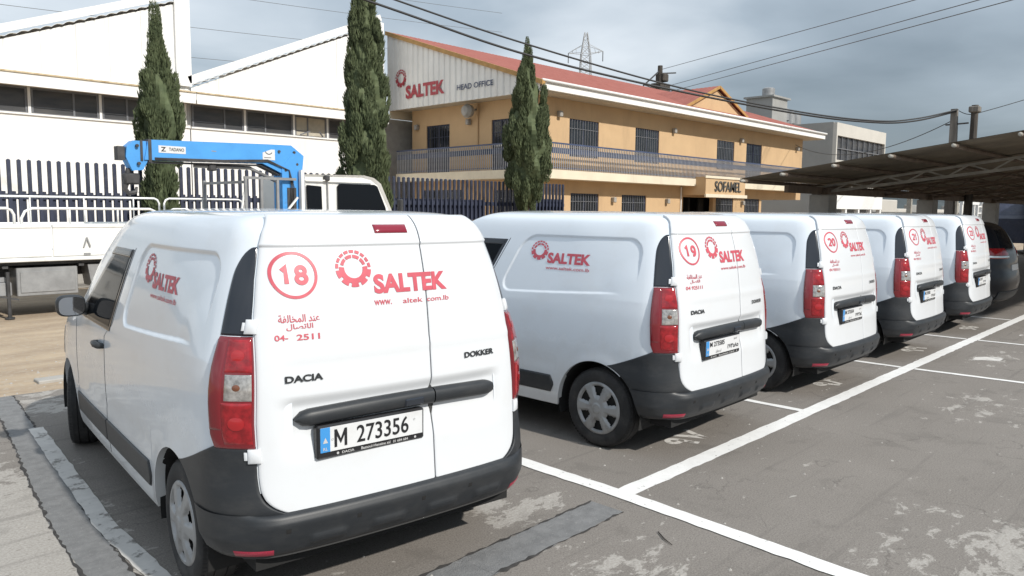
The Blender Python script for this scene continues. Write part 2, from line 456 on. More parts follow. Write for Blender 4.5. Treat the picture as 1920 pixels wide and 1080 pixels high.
    sc = math2('MULTIPLY', ramp(noise(1.2, 3, 0.6, 0.0, mpn.outputs[0]), 0.60, 0.72), 0.30)
    base = mixc(sc, base, (0.09, 0.083, 0.077))
    # hairline cracks
    vo = nt.nodes.new('ShaderNodeTexVoronoi'); vo.feature = 'DISTANCE_TO_EDGE'; vo.inputs['Scale'].default_value = 0.55
    wv = nt.nodes.new('ShaderNodeVectorMath'); wv.operation = 'ADD'
    nz = nt.nodes.new('ShaderNodeTexNoise'); nz.inputs['Scale'].default_value = 2.2; nz.inputs['Detail'].default_value = 6; nt.links.new(src, nz.inputs['Vector'])
    nt.links.new(src, wv.inputs[0]); nt.links.new(nz.outputs['Color'], wv.inputs[1]); nt.links.new(wv.outputs[0], vo.inputs['Vector'])
    crk = math2('MULTIPLY', ramp(vo.outputs['Distance'], 0.0, 0.006, 1.0, 0.0), ramp(noise(0.8, 2), 0.50, 0.56))
    base = mixc(math2('MULTIPLY', crk, 0.4), base, (0.05, 0.045, 0.04))
    nt.links.new(base, b.inputs['Base Color'])
    bp = nt.nodes.new('ShaderNodeBump'); bp.inputs['Strength'].default_value = 0.55; bp.inputs['Distance'].default_value = 0.006
    nt.links.new(noise(170, 4, 0.7), bp.inputs['Height']); nt.links.new(bp.outputs[0], b.inputs['Normal'])
    return mt
M['asphalt'] = asphalt_material()
M['dirt'] = material('dry_earth', (0.44, 0.345, 0.24), rough=0.95, color2=(0.31, 0.235, 0.165), vscale=1.6, stretch=(0.5, 1.6, 1), bump=0.6, bscale=40, dirt=((0.44, 0.39, 0.32), 0.6, 14, 0.5, 0.7))
M['patch'] = material('trench_asphalt', (0.215, 0.216, 0.216), rough=0.9, color2=(0.160, 0.161, 0.162), vscale=11, bump=0.5, bscale=150, dirt=((0.30, 0.29, 0.28), 0.7, 40, 0.56, 0.7))
M['road_paint'] = material('road_paint', (0.76, 0.75, 0.73), rough=0.7, vary=0.05, vscale=9, dirt=((0.20, 0.18, 0.165), 0.85, 26, 0.60, 0.70))
M['road_paint_num'] = material('road_paint_number', (0.60, 0.58, 0.55), rough=0.8, dirt=((0.17, 0.155, 0.14), 0.95, 14, 0.52, 0.60))
M['road_paint_worn'] = material('road_paint_worn', (0.56, 0.54, 0.51), rough=0.8, vary=0.08, vscale=9, dirt=((0.19, 0.175, 0.16), 0.95, 5, 0.54, 0.60))
M['concrete'] = material('concrete', (0.34, 0.325, 0.30), rough=0.9, vary=0.12, vscale=3, bump=0.2, bscale=30)

g = MB(); g.add([(-3000, -3000, -0.012), (3000, -3000, -0.012), (3000, 3000, -0.012), (-3000, 3000, -0.012)], [(0,1,2,3)])
tag(g.build('ground', M['dirt'], fixn=False), kind='structure')
# asphalt lot with a ragged far edge
xs = np.arange(-40, 70.01, 0.25)
edge = 8.38 + 0.03*np.sin(xs*1.7) + rng.normal(0, 0.018, len(xs))
vs = [(x, -40, 0) for x in xs] + [(x, y, 0) for x, y in zip(xs, edge)] + [(x, y+0.012, -0.02) for x, y in zip(xs, edge)]
n = len(xs)
fs = [(i, i+1, n+i+1, n+i) for i in range(n-1)] + [(n+i, n+i+1, 2*n+i+1, 2*n+i) for i in range(n-1)]
tag(MB().add(vs, fs).build('asphalt_lot', M['asphalt'], fixn=False), kind='structure')

def ragged_strip(pts, w, z, mat, name, jit=0.008, step=0.08):
    """a painted or patched strip along a polyline with slightly uneven edges"""
    P = []
    for a, b in zip(pts[:-1], pts[1:]):
        a = np.array(a, float); b = np.array(b, float); L = np.linalg.norm(b-a); k = max(2, int(L/step))
        for i in range(k): P.append(a+(b-a)*i/k)
    P.append(np.array(pts[-1], float)); P = np.array(P)
    T = np.gradient(P, axis=0); T /= np.linalg.norm(T, axis=1)[:, None]
    Nn = np.stack([-T[:, 1], T[:, 0]], 1)
    a = P + Nn*(w/2 + rng.normal(0, jit, len(P)))[:, None]; b = P - Nn*(w/2 + rng.normal(0, jit, len(P)))[:, None]
    vs = [(*p, z) for p in a] + [(*p, z) for p in b]; n = len(P)
    o = MB().add(vs, [(i, n+i, n+i+1, i+1) for i in range(n-1)]).build(name, mat, fixn=False)
    return tag(o, kind='structure')
M['crack'] = material('dark_crack', (0.045, 0.042, 0.04), rough=0.95, vary=0.4, vscale=12)
TR = [(1.70, 8.36), (1.62, 7.6), (1.49, 6.5), (1.33, 5.3), (1.26, 4.7), (1.20, 3.9), (1.10, 2.5), (1.0, 0.0)]
ragged_strip(TR, 0.20, 0.0018, M['patch'], 'trench_repair', 0.004, 0.05)
ragged_strip([(2.55, 2.70), (3.66, 2.715)], 0.25, 0.0020, M['patch'], 'trench_repair', 0.005, 0.05)
ragged_strip([(1.2, 2.69), (2.549, 2.70)], 0.245, 0.0020, M['patch'], 'trench_repair', 0.005, 0.05)
for sg_ in (-1, 1):
    ragged_strip([(x+sg_*0.10, y) for x, y in TR], 0.014, 0.0030, M['crack'], 'joint_crack', 0.006, 0.04)
    ragged_strip([(1.2, 2.695+sg_*0.124), (2.58, 2.70+sg_*0.124), (3.66, 2.715+sg_*0.122)], 0.014, 0.0030, M['crack'], 'joint_crack', 0.006, 0.04)
# painted lines
ragged_strip([(3.94, 2.775), (40, 2.775)], 0.135, 0.0035, M['road_paint'], 'painted_line', 0.003)
ragged_strip([(3.90, 6.5), (3.885, 2.8), (3.80, 1.2), (3.72, -1.5)], 0.125, 0.0055, M['road_paint'], 'painted_line', 0.003)
ragged_strip([(6.72, 7.0), (6.76, 2.72)], 0.085, 0.0042, M['road_paint'], 'painted_line', 0.003)
ragged_strip([(9.50, 7.0), (9.55, 2.85)], 0.085, 0.0042, M['road_paint'], 'painted_line', 0.003)
ragged_strip([(9.56, 2.70), (9.70, 0.8)], 0.085, 0.0042, M['road_paint'], 'painted_line', 0.003)
ragged_strip([(12.35, 7.0), (12.42, 2.85)], 0.08, 0.0042, M['road_paint'], 'painted_line', 0.003)
ragged_strip([(12.43, 2.70), (12.55, 0.8)], 0.08, 0.0042, M['road_paint'], 'painted_line', 0.003)
ragged_strip([(15.15, 7.0), (15.25, 2.85)], 0.08, 0.0042, M['road_paint'], 'painted_line', 0.003)
ragged_strip([(1.65, 7.0), (1.53, 5.9), (1.435, 4.95), (1.39, 4.55), (1.375, 4.0), (1.33, 2.8)], 0.105, 0.0042, M['road_paint_worn'], 'worn_painted_line', 0.003)
# stall numbers painted on the asphalt
def ground_text(txt, cx, cy, w, h, rot, mat):
    c, s = math.cos(rot), math.sin(rot)
    mb = MB(); put_text(mb, txt, -w/2, w/2, -h/2, h/2, lambda a, b: (cx+c*a-s*b, cy+s*a+c*b, 0.0022), bold=0.03)
    if mb.v: tag(mb.build('painted_stall_number', mat, fixn=False), kind='structure')
for k, (cx, txt) in enumerate(((5.26, '\u0669\u0667'), (8.12, '\u0669\u0668'), (10.95, '\u0669\u0669'), (13.7, '96'))):
    ground_text(txt, cx, 3.12, 0.46, 0.26, 0.12, M['road_paint_num'])
for cx, txt in ((10.9, '\u0661'), (13.6, '\u0662')):
    ground_text(txt, cx, 2.25, 0.5, 0.28, 0.0, M['road_paint_worn'])
# small flat drain slab at the earth edge
tag(MB().bbox(2.12, 2.75, 8.78, 8.98, -0.02, 0.02, 0.008).build('drain_cover', M['concrete']), 'flat grey concrete slab in the earth by the asphalt edge', 'drain cover')

# ------------------------------------------------------------------ vehicle shell: stacked plan outlines
def smooth_curve(pts, n):
    """Catmull-Rom through pts, n samples"""
    P = np.array(pts, float); k = len(P)
    t = np.linspace(0, k-1-1e-9, n); i = t.astype(int); u = (t-i)[:, None]
    g = lambda j: P[np.clip(j, 0, k-1)]
    a, b, c, d = g(i-1), g(i), g(i+1), g(i+2)
    return 0.5*((2*b)+(-a+c)*u+(2*a-5*b+4*c-d)*u**2+(-a+3*b-3*c+d)*u**3)
def sstep(a, b, x): 
    u = np.clip((np.asarray(x, float)-a)/(b-a), 0, 1); return u*u*(3-2*u)
class Shell:
    def __init__(self, outline, prof, pivot=2.0, nar=0.0):
        self.nar = nar
        """outline: half plan outline (x>=0, y) rear centre -> front centre; prof: rows (z, wscale, rearshift, frontshift)"""
        P = smooth_curve(outline, 1600)
        d = np.r_[0, np.cumsum(np.linalg.norm(np.diff(P, axis=0), axis=1))]
        self.S = np.linspace(0, d[-1], 1600)
        self.X = np.interp(self.S, d, P[:, 0]); self.Y = np.interp(self.S, d, P[:, 1])
        self.L = d[-1]; self.pv = pivot; self.yf = P[-1, 1]
        self.ix = int(np.argmax(self.X))
        Q = smooth_curve(prof, 1200)
        Q[:, 0] = np.maximum.accumulate(Q[:, 0] + np.arange(1200)*1e-9)
        self.T = np.linspace(0, 1, 1200); self.Q = Q
    def t_of_z(self, z): return np.interp(z, self.Q[:, 0], self.T)
    def prof(self, t): return [np.interp(t, self.T, self.Q[:, k]) for k in range(4)]
    def P(self, s, t):
        s = np.asarray(s, float); t = np.asarray(t, float)
        a = np.abs(s); sg = np.where(s < 0, -1.0, 1.0)
        x = np.interp(a, self.S, self.X); y = np.interp(a, self.S, self.Y)
        z, w, rs, fs = self.prof(t)
        pv = self.pv
        x = x*(1-self.nar*np.clip((z-1.15)/0.55, 0, 1)*(1-sstep(0.15, 1.0, y)))
        y2 = np.where(y < pv, y + rs*(1-y/pv), y + fs*(y-pv)/(self.yf-pv))
        return np.stack([sg*x*w, y2, z + 0*x], -1)
    def N(self, s, t):
        e = 2e-3; f = 1.5e-3
        a = self.P(s+e, t)-self.P(s-e, t); b = self.P(s, np.minimum(t+f, 1))-self.P(s, np.maximum(t-f, 0))
        n = np.cross(a, b); n /= np.maximum(np.linalg.norm(n, axis=-1, keepdims=True), 1e-9)
        return n
    def at(self, s, z, off=0.0):
        t = self.t_of_z(z)
        p = self.P(s, t)
        return p + self.N(s, t)*np.asarray(off)[..., None]
    def s_of_y(self, y, z):
        """arc parameter of the (positive) side at actual y, height z"""
        _, w, rs, fs = self.prof(self.t_of_z(z)); pv = self.pv
        y = np.asarray(y, float)
        yr = np.where(y < pv, (y-rs)/(1-rs/pv), pv+(y-pv)*(self.yf-pv)/(self.yf-pv+fs))
        return np.interp(yr, self.Y, self.S)
    def s_of_x(self, x, z):
        """signed arc parameter on the rear face at actual x"""
        _, w, rs, fs = self.prof(self.t_of_z(z))
        xr = np.abs(x)/np.maximum(w*(1-self.nar*np.clip((np.asarray(z)-1.15)/0.55, 0, 1)), 1e-3)
        return np.sign(x)*np.interp(xr, self.X[:self.ix], self.S[:self.ix])
    def s_front(self, x, z):
        _, w, rs, fs = self.prof(self.t_of_z(z))
        xr = np.abs(x)/np.maximum(w, 1e-3)
        return np.sign(x)*np.interp(-xr, -self.X[self.ix:], self.S[self.ix:])

def edge_dense(l, r, n, e=(0.0, 0.003, 0.007, 0.013)):
    W = r-l
    e = [x for x in e if x < W*0.45]
    mid = np.linspace(l+e[-1], r-e[-1], max(2, n))
    return np.r_[[l+x for x in e[:-1]], mid, [r-x for x in e[:-1]][::-1]]
def rows_dense(z0, z1, n, corner=0.0):
    z = edge_dense(z0, z1, n)
    if corner:
        k = corner*(1-np.cos(np.linspace(0.15, math.pi/2, 7)))
        z = np.unique(np.round(np.r_[z, z0+k, z1-k], 5))
    return z
def patch(mb, shell, rows, Lf, Rf, ncol, off, bev=0.004, thick=0.012, disp=None, conv='s', sign=1):
    """skin patch on a shell. rows: heights; Lf/Rf give the span (in s, or x / y when conv says so)."""
    rows = np.asarray(rows, float)
    nc = None; S = []; Zs = []; E = []
    for z in rows:
        l, r = Lf(z), Rf(z)
        c = edge_dense(0, 1, ncol, (0.0, 0.006, 0.014, 0.026))
        c = l + (r-l)*c
        S.append(c); Zs.append(np.full(len(c), z))
        ed = np.minimum(np.minimum(c-l, r-c), min(z-rows[0], rows[-1]-z))
        E.append(ed)
    S = np.array(S); Zs = np.array(Zs); E = np.array(E)
    A = S
    if conv == 'x': ss = shell.s_of_x(S, Zs)
    elif conv == 'y': ss = sign*shell.s_of_y(S, Zs)
    elif conv == 'f': ss = shell.s_front(S, Zs)
    else: ss = S*sign
    o = off if not callable(off) else off(A, Zs)
    o = o - bev*(1-np.clip(E/0.010, 0, 1))**2
    if disp is not None: o = o + disp(A, Zs)
    G = shell.at(ss, Zs, o)
    In = shell.at(ss, Zs, o-thick)
    nr, ncn = G.shape[:2]
    base = len(mb.v)
    mb.grid(G)
    ring = [(0, j) for j in range(ncn)] + [(i, ncn-1) for i in range(1, nr)] + [(nr-1, j) for j in range(ncn-2, -1, -1)] + [(i, 0) for i in range(nr-2, 0, -1)]
    b2 = len(mb.v)
    mb.v.extend([tuple(In[i, j]) for i, j in ring])
    k = len(ring)
    for q in range(k):
        i, j = ring[q]; i2, j2 = ring[(q+1) % k]
        mb.f.append((base+i*ncn+j, base+i2*ncn+j2, b2+(q+1) % k, b2+q))
    return mb

# ------------------------------------------------------------------ the panel van
VAN_OUT = [(0,0),(.18,.002),(.36,.008),(.52,.020),(.63,.036),(.70,.062),(.765,.112),(.815,.175),(.843,.245),(.857,.34),(.865,.47),(.870,.65),(.874,.95),(.876,1.4),(.876,2.0),(.873,2.7),(.866,3.2),(.852,3.6),(.815,3.92),(.74,4.12),(.60,4.25),(.40,4.325),(.2,4.355),(0,4.363)]
VAN_PROF = [(.20,.960,.070,-.14),(.28,.978,.035,-.06),(.36,.988,.02,-.02),(.46,.995,.02,-.0),(.56,.999,.028,-.005),(.66,1.0,.036,-.02),(.76,1.001,.042,-.05),(.86,1.0,.048,-.11),(.96,.997,.055,-.25),(1.05,.991,.062,-.52),(1.13,.978,.070,-.86),(1.22,.960,.080,-1.06),(1.32,.938,.092,-1.21),(1.42,.915,.107,-1.36),(1.51,.892,.126,-1.53),(1.59,.870,.148,-1.71),(1.65,.852,.168,-1.85),(1.70,.832,.192,-1.98),(1.735,.808,.222,-2.08),(1.762,.770,.262,-2.17),(1.780,.712,.318,-2.24),(1.792,.62,.40,-2.30),(1.799,.48,.54,-2.36),(1.803,.31,.76,-2.42),(1.805,.14,1.05,-2.48),(1.806,.0,1.30,-2.54)]
VS = Shell(VAN_OUT, VAN_PROF, 1.8, 0.062)
ARCH = ((0.700, 0.298, 0.372), (3.510, 0.298, 0.368))
def arch_low(y):
    z = 0.265
    for yc, zc, r in ARCH:
        if abs(y-yc) < r: z = max(z, zc+math.sqrt(r*r-(y-yc)**2))
    if y < 0.46: z = max(z, 0.60)        # the bumper covers the corner below this
    return z
def panel_disp(y, z):
    """pressed blank window on the van side (recess, fades out at the lower rear corner)"""
    zb = 1.135 + 0.055*np.clip((1.75-y)/1.1, 0, 1)**1.3
    yf_ = 1.770 - 0.50*(z-1.135)
    zt = 1.612; yr = 0.40
    cx = (yf_+yr)/2; hx = (yf_-yr)/2; cz = (zt+zb)/2; hz = (zt-zb)/2
    rad = 0.13
    qx = np.abs(y-cx)-hx+rad; qz = np.abs(z-cz)-hz+rad
    d = np.sqrt(np.maximum(qx, 0)**2+np.maximum(qz, 0)**2)+np.minimum(np.maximum(qx, qz), 0)-rad
    m = 1-sstep(-0.013, 0.0, d)
    fade = sstep(0.10, 0.34, np.sqrt(((y-0.40)/1.0)**2+((z-1.20)*1.2)**2))
    return -0.011*m*fade
def side_relief(y, z):
    d = panel_disp(y, z)
    # soft swelling along the wheel arches and a body crease
    for yc, zc, r in ARCH:
        rr = np.sqrt((y-yc)**2+(z-zc)**2)
        d = d + 0.005*np.exp(-((rr-r)/0.05)**2)*(z > 0.3)
    d = d - 0.004*np.exp(-((z-0.60)/0.05)**2)*(y > 1.1)*(y < 3.1)
    return d

def build_van():
    root = empty('panel_van')
    # ---- body shell
    ss = list(np.arange(0.55, VS.L, 0.03)) + [VS.L]
    ss += list(VS.s_of_y(np.arange(0.30, 1.86, 0.0075), 0.7*np.ones(len(np.arange(0.30, 1.86, 0.0075)))))
    for yc, zc, r in ARCH:
        ya = yc + r*np.cos(np.linspace(0, math.pi, 40)); ya[0] -= 1e-4; ya[-1] += 1e-4
        ya = np.r_[ya, yc-r-0.002, yc+r+0.002]
        ss += list(np.interp(ya, VS.Y, VS.S))
    ss = np.unique(np.round(np.array(sorted(ss)), 5))
    keep = [ss[0]]
    for s_ in ss[1:]:
        if s_-keep[-1] > 0.0015: keep.append(s_)
    ss = np.array(keep)
    tz = VS.t_of_z
    zup = np.r_[np.arange(0.70, 1.08, 0.03), np.arange(1.085, 1.66, 0.0072)]
    tup = np.r_[tz(zup), np.linspace(tz(1.67), 1.0, 26)]
    body = MB()
    for sg in (-1, 1):
        colsY = np.interp(ss, VS.S, VS.Y)
        grid = []
        low = np.array([arch_low(y) for y in colsY])
        nlow = 12
        for k in range(nlow):
            zz = low + (0.70-low)*k/nlow
            zz = np.maximum(zz, low)
            t = tz(zz); p = VS.P(sg*ss, t); nn = VS.N(sg*ss, t)
            p = p + nn*side_relief(p[:, 1], p[:, 2])[:, None]
            if k == 0:
                q = p - nn*0.05; q[:, 2] += 0.004
                grid.append(q)
            grid.append(p)
        for t1 in tup:
            t = np.full(len(ss), t1); p = VS.P(sg*ss, t); nn = VS.N(sg*ss, t)
            if t1 < tz(1.70): p = p + nn*side_relief(p[:, 1], p[:, 2])[:, None]
            grid.append(p)
        G = np.array(grid)
        nr, nc = G.shape[:2]
        fs = []
        for i in range(nr-1):
            for j in range(nc-1):
                f = (i*nc+j, i*nc+j+1, (i+1)*nc+j+1, (i+1)*nc+j)
                fs.append(f if sg > 0 else f[::-1])
        body.add(G.reshape(-1, 3), fs)
    # roof strip above the rear doors
    rt = np.linspace(tz(1.772), 1.0, 22); sx = np.linspace(-0.56, 0.56, 41)
    TT, SS = np.meshgrid(rt, sx, indexing='ij')
    body.grid(VS.P(SS, TT))
    body.build('body', M['paint_sky_tint'], root, smooth=50, fixn=False)
    # dark backing behind the rear doors
    bk = MB(); zz = np.linspace(0.30, 1.79, 24); sx = np.linspace(-0.80, 0.80, 41)
    ZZ, SS = np.meshgrid(zz, sx, indexing='ij')
    bk.grid(VS.at(SS, ZZ, -0.012*np.ones_like(ZZ)))
    bk.build('door_seal', M['rubber_gap'], root, smooth=True)
    # underbody + liners
    ub = MB(); ub.box(-0.70, 0.70, 0.14, 4.15, 0.235, 0.30); ub.box(-0.55, 0.55, 0.12, 4.0, 0.30, 0.75)
    for yc, zc, r in ARCH:
        for sg in (-1, 1):
            a = np.linspace(-0.25, math.pi+0.25, 24)
            vs = []
            for t in a:
                for xx in (0.875, 0.52): vs.append((sg*min(xx, 0.845), yc+(r+0.012)*math.cos(t), zc+(r+0.012)*math.sin(t))) if xx > 0.6 else vs.append((sg*xx, yc+(r+0.012)*math.cos(t), zc+(r+0.012)*math.sin(t)))
            ub.add(vs, [(2*i, 2*i+1, 2*i+3, 2*i+2) for i in range(23)])
            cc = [(sg*0.52, yc+(r+0.012)*math.cos(t), zc+(r+0.012)*math.sin(t)) for t in a]
            ub.add(cc, [tuple(range(24))])
    ub.build('underbody', M['dark'], root)

    # ---- rear doors
    zl = [.50, .56, .67, .9, 1.344, 1.50, 1.638, 1.70, 1.768]; xl = [.668, .684, .692, .693, .668, .640, .606, .580, .536]
    def half(z):
        w = float(np.interp(z, zl, xl))
        zb, rc = 0.497, 0.13
        if z < zb+rc:
            w -= rc*0.92*(1-math.sqrt(max(0, 1-((zb+rc-z)/rc)**2)))
        return w
    def door_disp(x, z):
        d = 0.010*sstep(1.634, 1.644, z)                                   # header lip
        # shallow recess round the handle bar and number plate
        hx = sstep(-0.63, -0.53, x)*(1-sstep(0.51, 0.60, x)); hz = sstep(0.70, 0.86, z)*(1-sstep(0.945, 1.005, z))
        d = d - 0.022*hx*hz
        d = d + 0.004*np.exp(-((z-1.17)/0.018)**2)*sstep(-0.62, -0.5, x)
        return d
    DO = 0.010
    rows = np.unique(np.round(np.r_[rows_dense(0.497, 1.768, 62, 0.13), np.linspace(1.626, 1.652, 8), np.linspace(0.935, 1.015, 17)], 5))
    dl = MB(); patch(dl, VS, rows, lambda z: -half(z), lambda z: 0.148, 44, DO, disp=door_disp, conv='x', thick=0.02)
    door_l = dl.build('rear_door', M['paint_door'], root, smooth=40)
    door_l['label'] = 'wide white left rear door'
    dr = MB(); patch(dr, VS, rows, lambda z: 0.155, lambda z: half(z), 30, DO, disp=door_disp, conv='x', thick=0.02)
    door_r = dr.build('rear_door', M['paint_door'], root, smooth=40)
    door_r['label'] = 'narrow white right rear door'
    def on_door(x, z, off=0.0):
        o = DO + float(door_disp(np.array(x), np.array(z))) + off
        s = VS.s_of_x(np.array([x]), np.array([z]))
        return tuple(VS.at(s, np.array([z]), np.array([o]))[0])
    root_fn = on_door

    # ---- pillar trim and tail lamps (left built with sign -1, right with +1)
    for sg in (-1, 1):
        inn = lambda z: float(abs(VS.s_of_x(np.array([half(z)+0.007]), np.array([z]))[0]))
        def pout(z):
            y = np.interp(z, [1.262, 1.34, 1.42, 1.50, 1.57, 1.61], [0.275, 0.285, 0.295, 0.305, 0.312, 0.318])
            s = float(VS.s_of_y(np.array([y]), np.array([z]))[0])
            zt, rc = 1.640, 0.12
            if z > zt-rc:
                k = 1-math.sqrt(max(0, 1-((z-(zt-rc))/rc)**2)); s = s - (s-inn(z)-0.012)*k
            return s
        pt = MB(); patch(pt, VS, rows_dense(1.268, 1.640, 26, 0.12), inn, pout, 12, 0.006, conv='s', sign=sg, bev=0.005, thick=0.02)
        pt.build('pillar_trim', M['black_gloss'], root, smooth=40)
        # lamp housing
        def lout(z):
            y = np.interp(z, [.795, .85, 1.0, 1.15, 1.264], [0.232, 0.252, 0.262, 0.268, 0.273])
            return float(VS.s_of_y(np.array([y]), np.array([z]))[0])
        lin = lambda z: float(abs(VS.s_of_x(np.array([half(z)+0.008]), np.array([z]))[0]))
        bulge = lambda s, z: 0.014 + 0.010*np.sin(np.clip((z-0.795)/0.47, 0, 1)*math.pi)
        lm = MB(); patch(lm, VS, rows_dense(0.792, 1.264, 20), lin, lout, 12, bulge, conv='s', sign=sg, bev=0.010, thick=0.03)
        lamp = lm.build('tail_lamp', M['lamp_red_dark'], root, smooth=40)
        def mid(f): return lambda z: lin(z)*(1-f)+lout(z)*f
        for nm, z0, z1, f0, f1, mt in (('red_lens', 1.116, 1.252, 0.03, 0.62, 'lamp_red'), ('clear_lens', 1.000, 1.108, 0.04, 0.60, 'lamp_clear'), ('red_lens', 0.815, 0.992, 0.04, 0.66, 'lamp_red'), ('red_lens', 0.875, 1.25, 0.66, 0.97, 'lamp_red_dark')):
            q = MB(); patch(q, VS, rows_dense(z0, z1, 8), mid(f0), mid(f1), 6, lambda s, z: bulge(s, z)+0.004, conv='s', sign=sg, bev=0.004, thick=0.008)
            q.build(nm, M[mt], lamp, smooth=40)
        for zc, mt, rr in ((1.185, 'lamp_red_bright', 0.030), (1.055, 'bulb', 0.017), (0.905, 'lamp_red_bright', 0.036)):
            s0 = lin(zc)*0.66+lout(zc)*0.34
            c = VS.at(np.array([sg*s0]), np.array([zc]), np.array([0.0]))[0]; nn = VS.N(np.array([sg*s0]), VS.t_of_z(np.array([zc])))[0]
            ob = float(bulge(0, zc))+0.0045
            q = MB(); vs = []; fs = []
            tz_ = Vector((0, 0, 1)); n_ = Vector(nn); a_ = n_.cross(tz_).normalized(); b_ = a_.cross(n_)
            for i in range(5):
                for k in range(16):
                    t = 2*math.pi*k/16; r_ = rr*(1-i/4.0)+0.0005
                    vs.append(Vector(c)+n_*(ob+0.003*math.sin(i/4*math.pi/2))+(a_*math.cos(t)+b_*math.sin(t)*0.8)*r_)
            for i in range(4):
                for k in range(16): fs.append((i*16+k, i*16+(k+1) % 16, (i+1)*16+(k+1) % 16, (i+1)*16+k))
            q.add(vs, fs).build('bulb_reflector', M[mt], lamp, smooth=True)
        # hinges
        for zc in (1.305, 0.765):
            q = MB(); xa = half(zc)
            s0 = float(abs(VS.s_of_x(np.array([xa-0.012]), np.array([zc]))[0])); s1 = s0+0.052
            patch(q, VS, [zc-0.030, zc-0.022, zc, zc+0.022, zc+0.030], lambda z: s0, lambda z: s1, 5, 0.026, conv='s', sign=sg, bev=0.006, thick=0.03)
            patch(q, VS, [zc-0.017, zc-0.010, zc+0.010, zc+0.017], lambda z: s1, lambda z: s1+0.016, 3, 0.020, conv='s', sign=sg, bev=0.004, thick=0.02)
            q.build('hinge', M['paint_door'], root, smooth=40)
    # ---- rear bumper
    yar = lambda z: ARCH[0][0]-math.sqrt(max(0.0, (ARCH[0][2]-0.004)**2-(z-ARCH[0][1])**2))
    def sb(z):
        return float(VS.s_of_y(np.array([yar(z)]), np.array([z]))[0])
    bm_ = MB()
    zr = np.r_[np.linspace(0.285, 0.33, 6), np.linspace(0.345, 0.455, 12), np.linspace(0.462, 0.512, 12)]
    def boff(s, z):
        a = np.abs(s)
        o = np.interp(z, [.285, .30, .33, .40, .455, .468, .49, .500, .506, .512], [-.045, -.018, .004, .030, .044, .044, .036, .028, .014, -.004])
        cor = sstep(0.62, 0.80, a)          # no ledge on the corners
        o2 = np.interp(z, [.285, .30, .33, .40, .512], [-.045, -.018, .004, .028, .024])
        o = o*(1-cor)+o2*cor
        o = o*(1-0.65*sstep(1.0, 1.16, a))
        # embossed flats in the lower face
        for c_ in (-0.42, -0.12, 0.18, 0.47):
            h = np.exp(-((z-0.372)/0.022)**6)*(1-sstep(0.075, 0.092, np.abs(s-c_)))
            o = o + 0.011*h
        return o
    n0 = len(zr)
    S_ = np.unique(np.round(np.r_[np.linspace(-1, 1, 161)], 5))
    G = []
    for z in zr:
        L_ = sb(z) if z > 0.30 else sb(0.30)
        s_ = S_*L_
        G.append(VS.at(s_, np.full(len(s_), z), boff(s_, np.full(len(s_), z))))
    bm_.grid(np.array(G))
    for sg in (-1, 1):
        def cout(z):
            if z <= 0.655: return sb(z)
            a = sb(0.655); b = float(VS.s_of_y(np.array([0.230]), np.array([0.805]))[0])
            return a+(b-a)*((z-0.655)/0.15)**0.85
        cin = lambda z: float(abs(VS.s_of_x(np.array([half(z)+0.007]), np.array([z]))[0]))
        patch(bm_, VS, np.r_[np.linspace(0.505, 0.655, 12), np.linspace(0.665, 0.803, 14)], cin, cout, 16, lambda s, z: 0.020-0.010*sstep(0.55, 0.72, z)-0.006*sstep(0.9, 1.16, np.abs(s)), conv='s', sign=sg, bev=0.004, thick=0.02)
    bump = bm_.build('rear_bumper', M['black_plastic'], root, smooth=45)
    for sg in (-1, 1):
        q = MB(); patch(q, VS, [0.318, 0.324, 0.345, 0.352], lambda z: 0.66, lambda z: 0.83, 6, lambda s, z: boff(s, z)+0.004, conv='s', sign=sg, bev=0.003, thick=0.006)
        q.build('reflector', M['reflector'], bump, smooth=40)
    for c_ in (-0.28, 0.06, 0.34, -0.60):
        q = MB(); patch(q, VS, [0.424, 0.428, 0.440, 0.444], lambda z: c_-0.010, lambda z: c_+0.010, 3, lambda s, z: boff(s, z)+0.002, conv='s', bev=0.001, thick=0.004)
        q.build('parking_sensor', M['dark'], bump)
    # ---- side mouldings, door seams, windows
    for sg in (-1, 1):
        for y0, y1 in ((1.12, 2.125), (2.140, 3.08)):
            q = MB()
            Lf = lambda z: y0 + (0.03*abs(z-0.43)/0.06 if y0 < 1.5 else 0); Rf = lambda z: y1
            patch(q, VS, rows_dense(0.362, 0.500, 6), Lf, Rf, 14, lambda y, z: 0.012+side_relief(y, z), conv='y', sign=sg, bev=0.008, thick=0.016)
            q.build('side_moulding', M['black_plastic'], root, smooth=40)
        for ya, yb, z0, z1 in ((2.129, 2.136, 0.29, 1.02), (3.075, 3.081, 0.55, 1.04)):
            seam = MB(); patch(seam, VS, np.linspace(z0, z1, 16), lambda z: ya, lambda z: yb, 2, lambda y, z: 0.0012+side_relief(y, z), conv='y', sign=sg, bev=0, thick=0.003)
            seam.build('door_seam', M['rubber_gap'], root)
        seam = MB()
        zz_ = np.linspace(1.02, 1.575, 18)
        yy = lambda z: float(np.interp(z, [1.02, 1.06, 1.10, 1.60], [2.129, 2.06, 1.955, 1.685]))
        patch(seam, VS, zz_, lambda z: yy(z), lambda z: yy(z)+0.006, 2, lambda y, z: 0.0012+panel_disp(y, z), conv='y', sign=sg, bev=0, thick=0.003)
        seam.build('door_seam', M['rubber_gap'], root)
        # front door window: frame then glass
        yb_ = lambda z: 1.985-0.54*(z-1.085)            # rear edge
        yf2 = lambda z: 2.96-1.62*(z-1.075)            # front edge follows the A-pillar
        q = MB(); patch(q, VS, rows_dense(1.065, 1.565, 20), lambda z: yb_(z), lambda z: max(yf2(z), yb_(z)+0.06), 16, 0.004, conv='y', sign=sg, bev=0.003, thick=0.01)
        fr = q.build('side_window', M['black_gloss'], root, smooth=40)
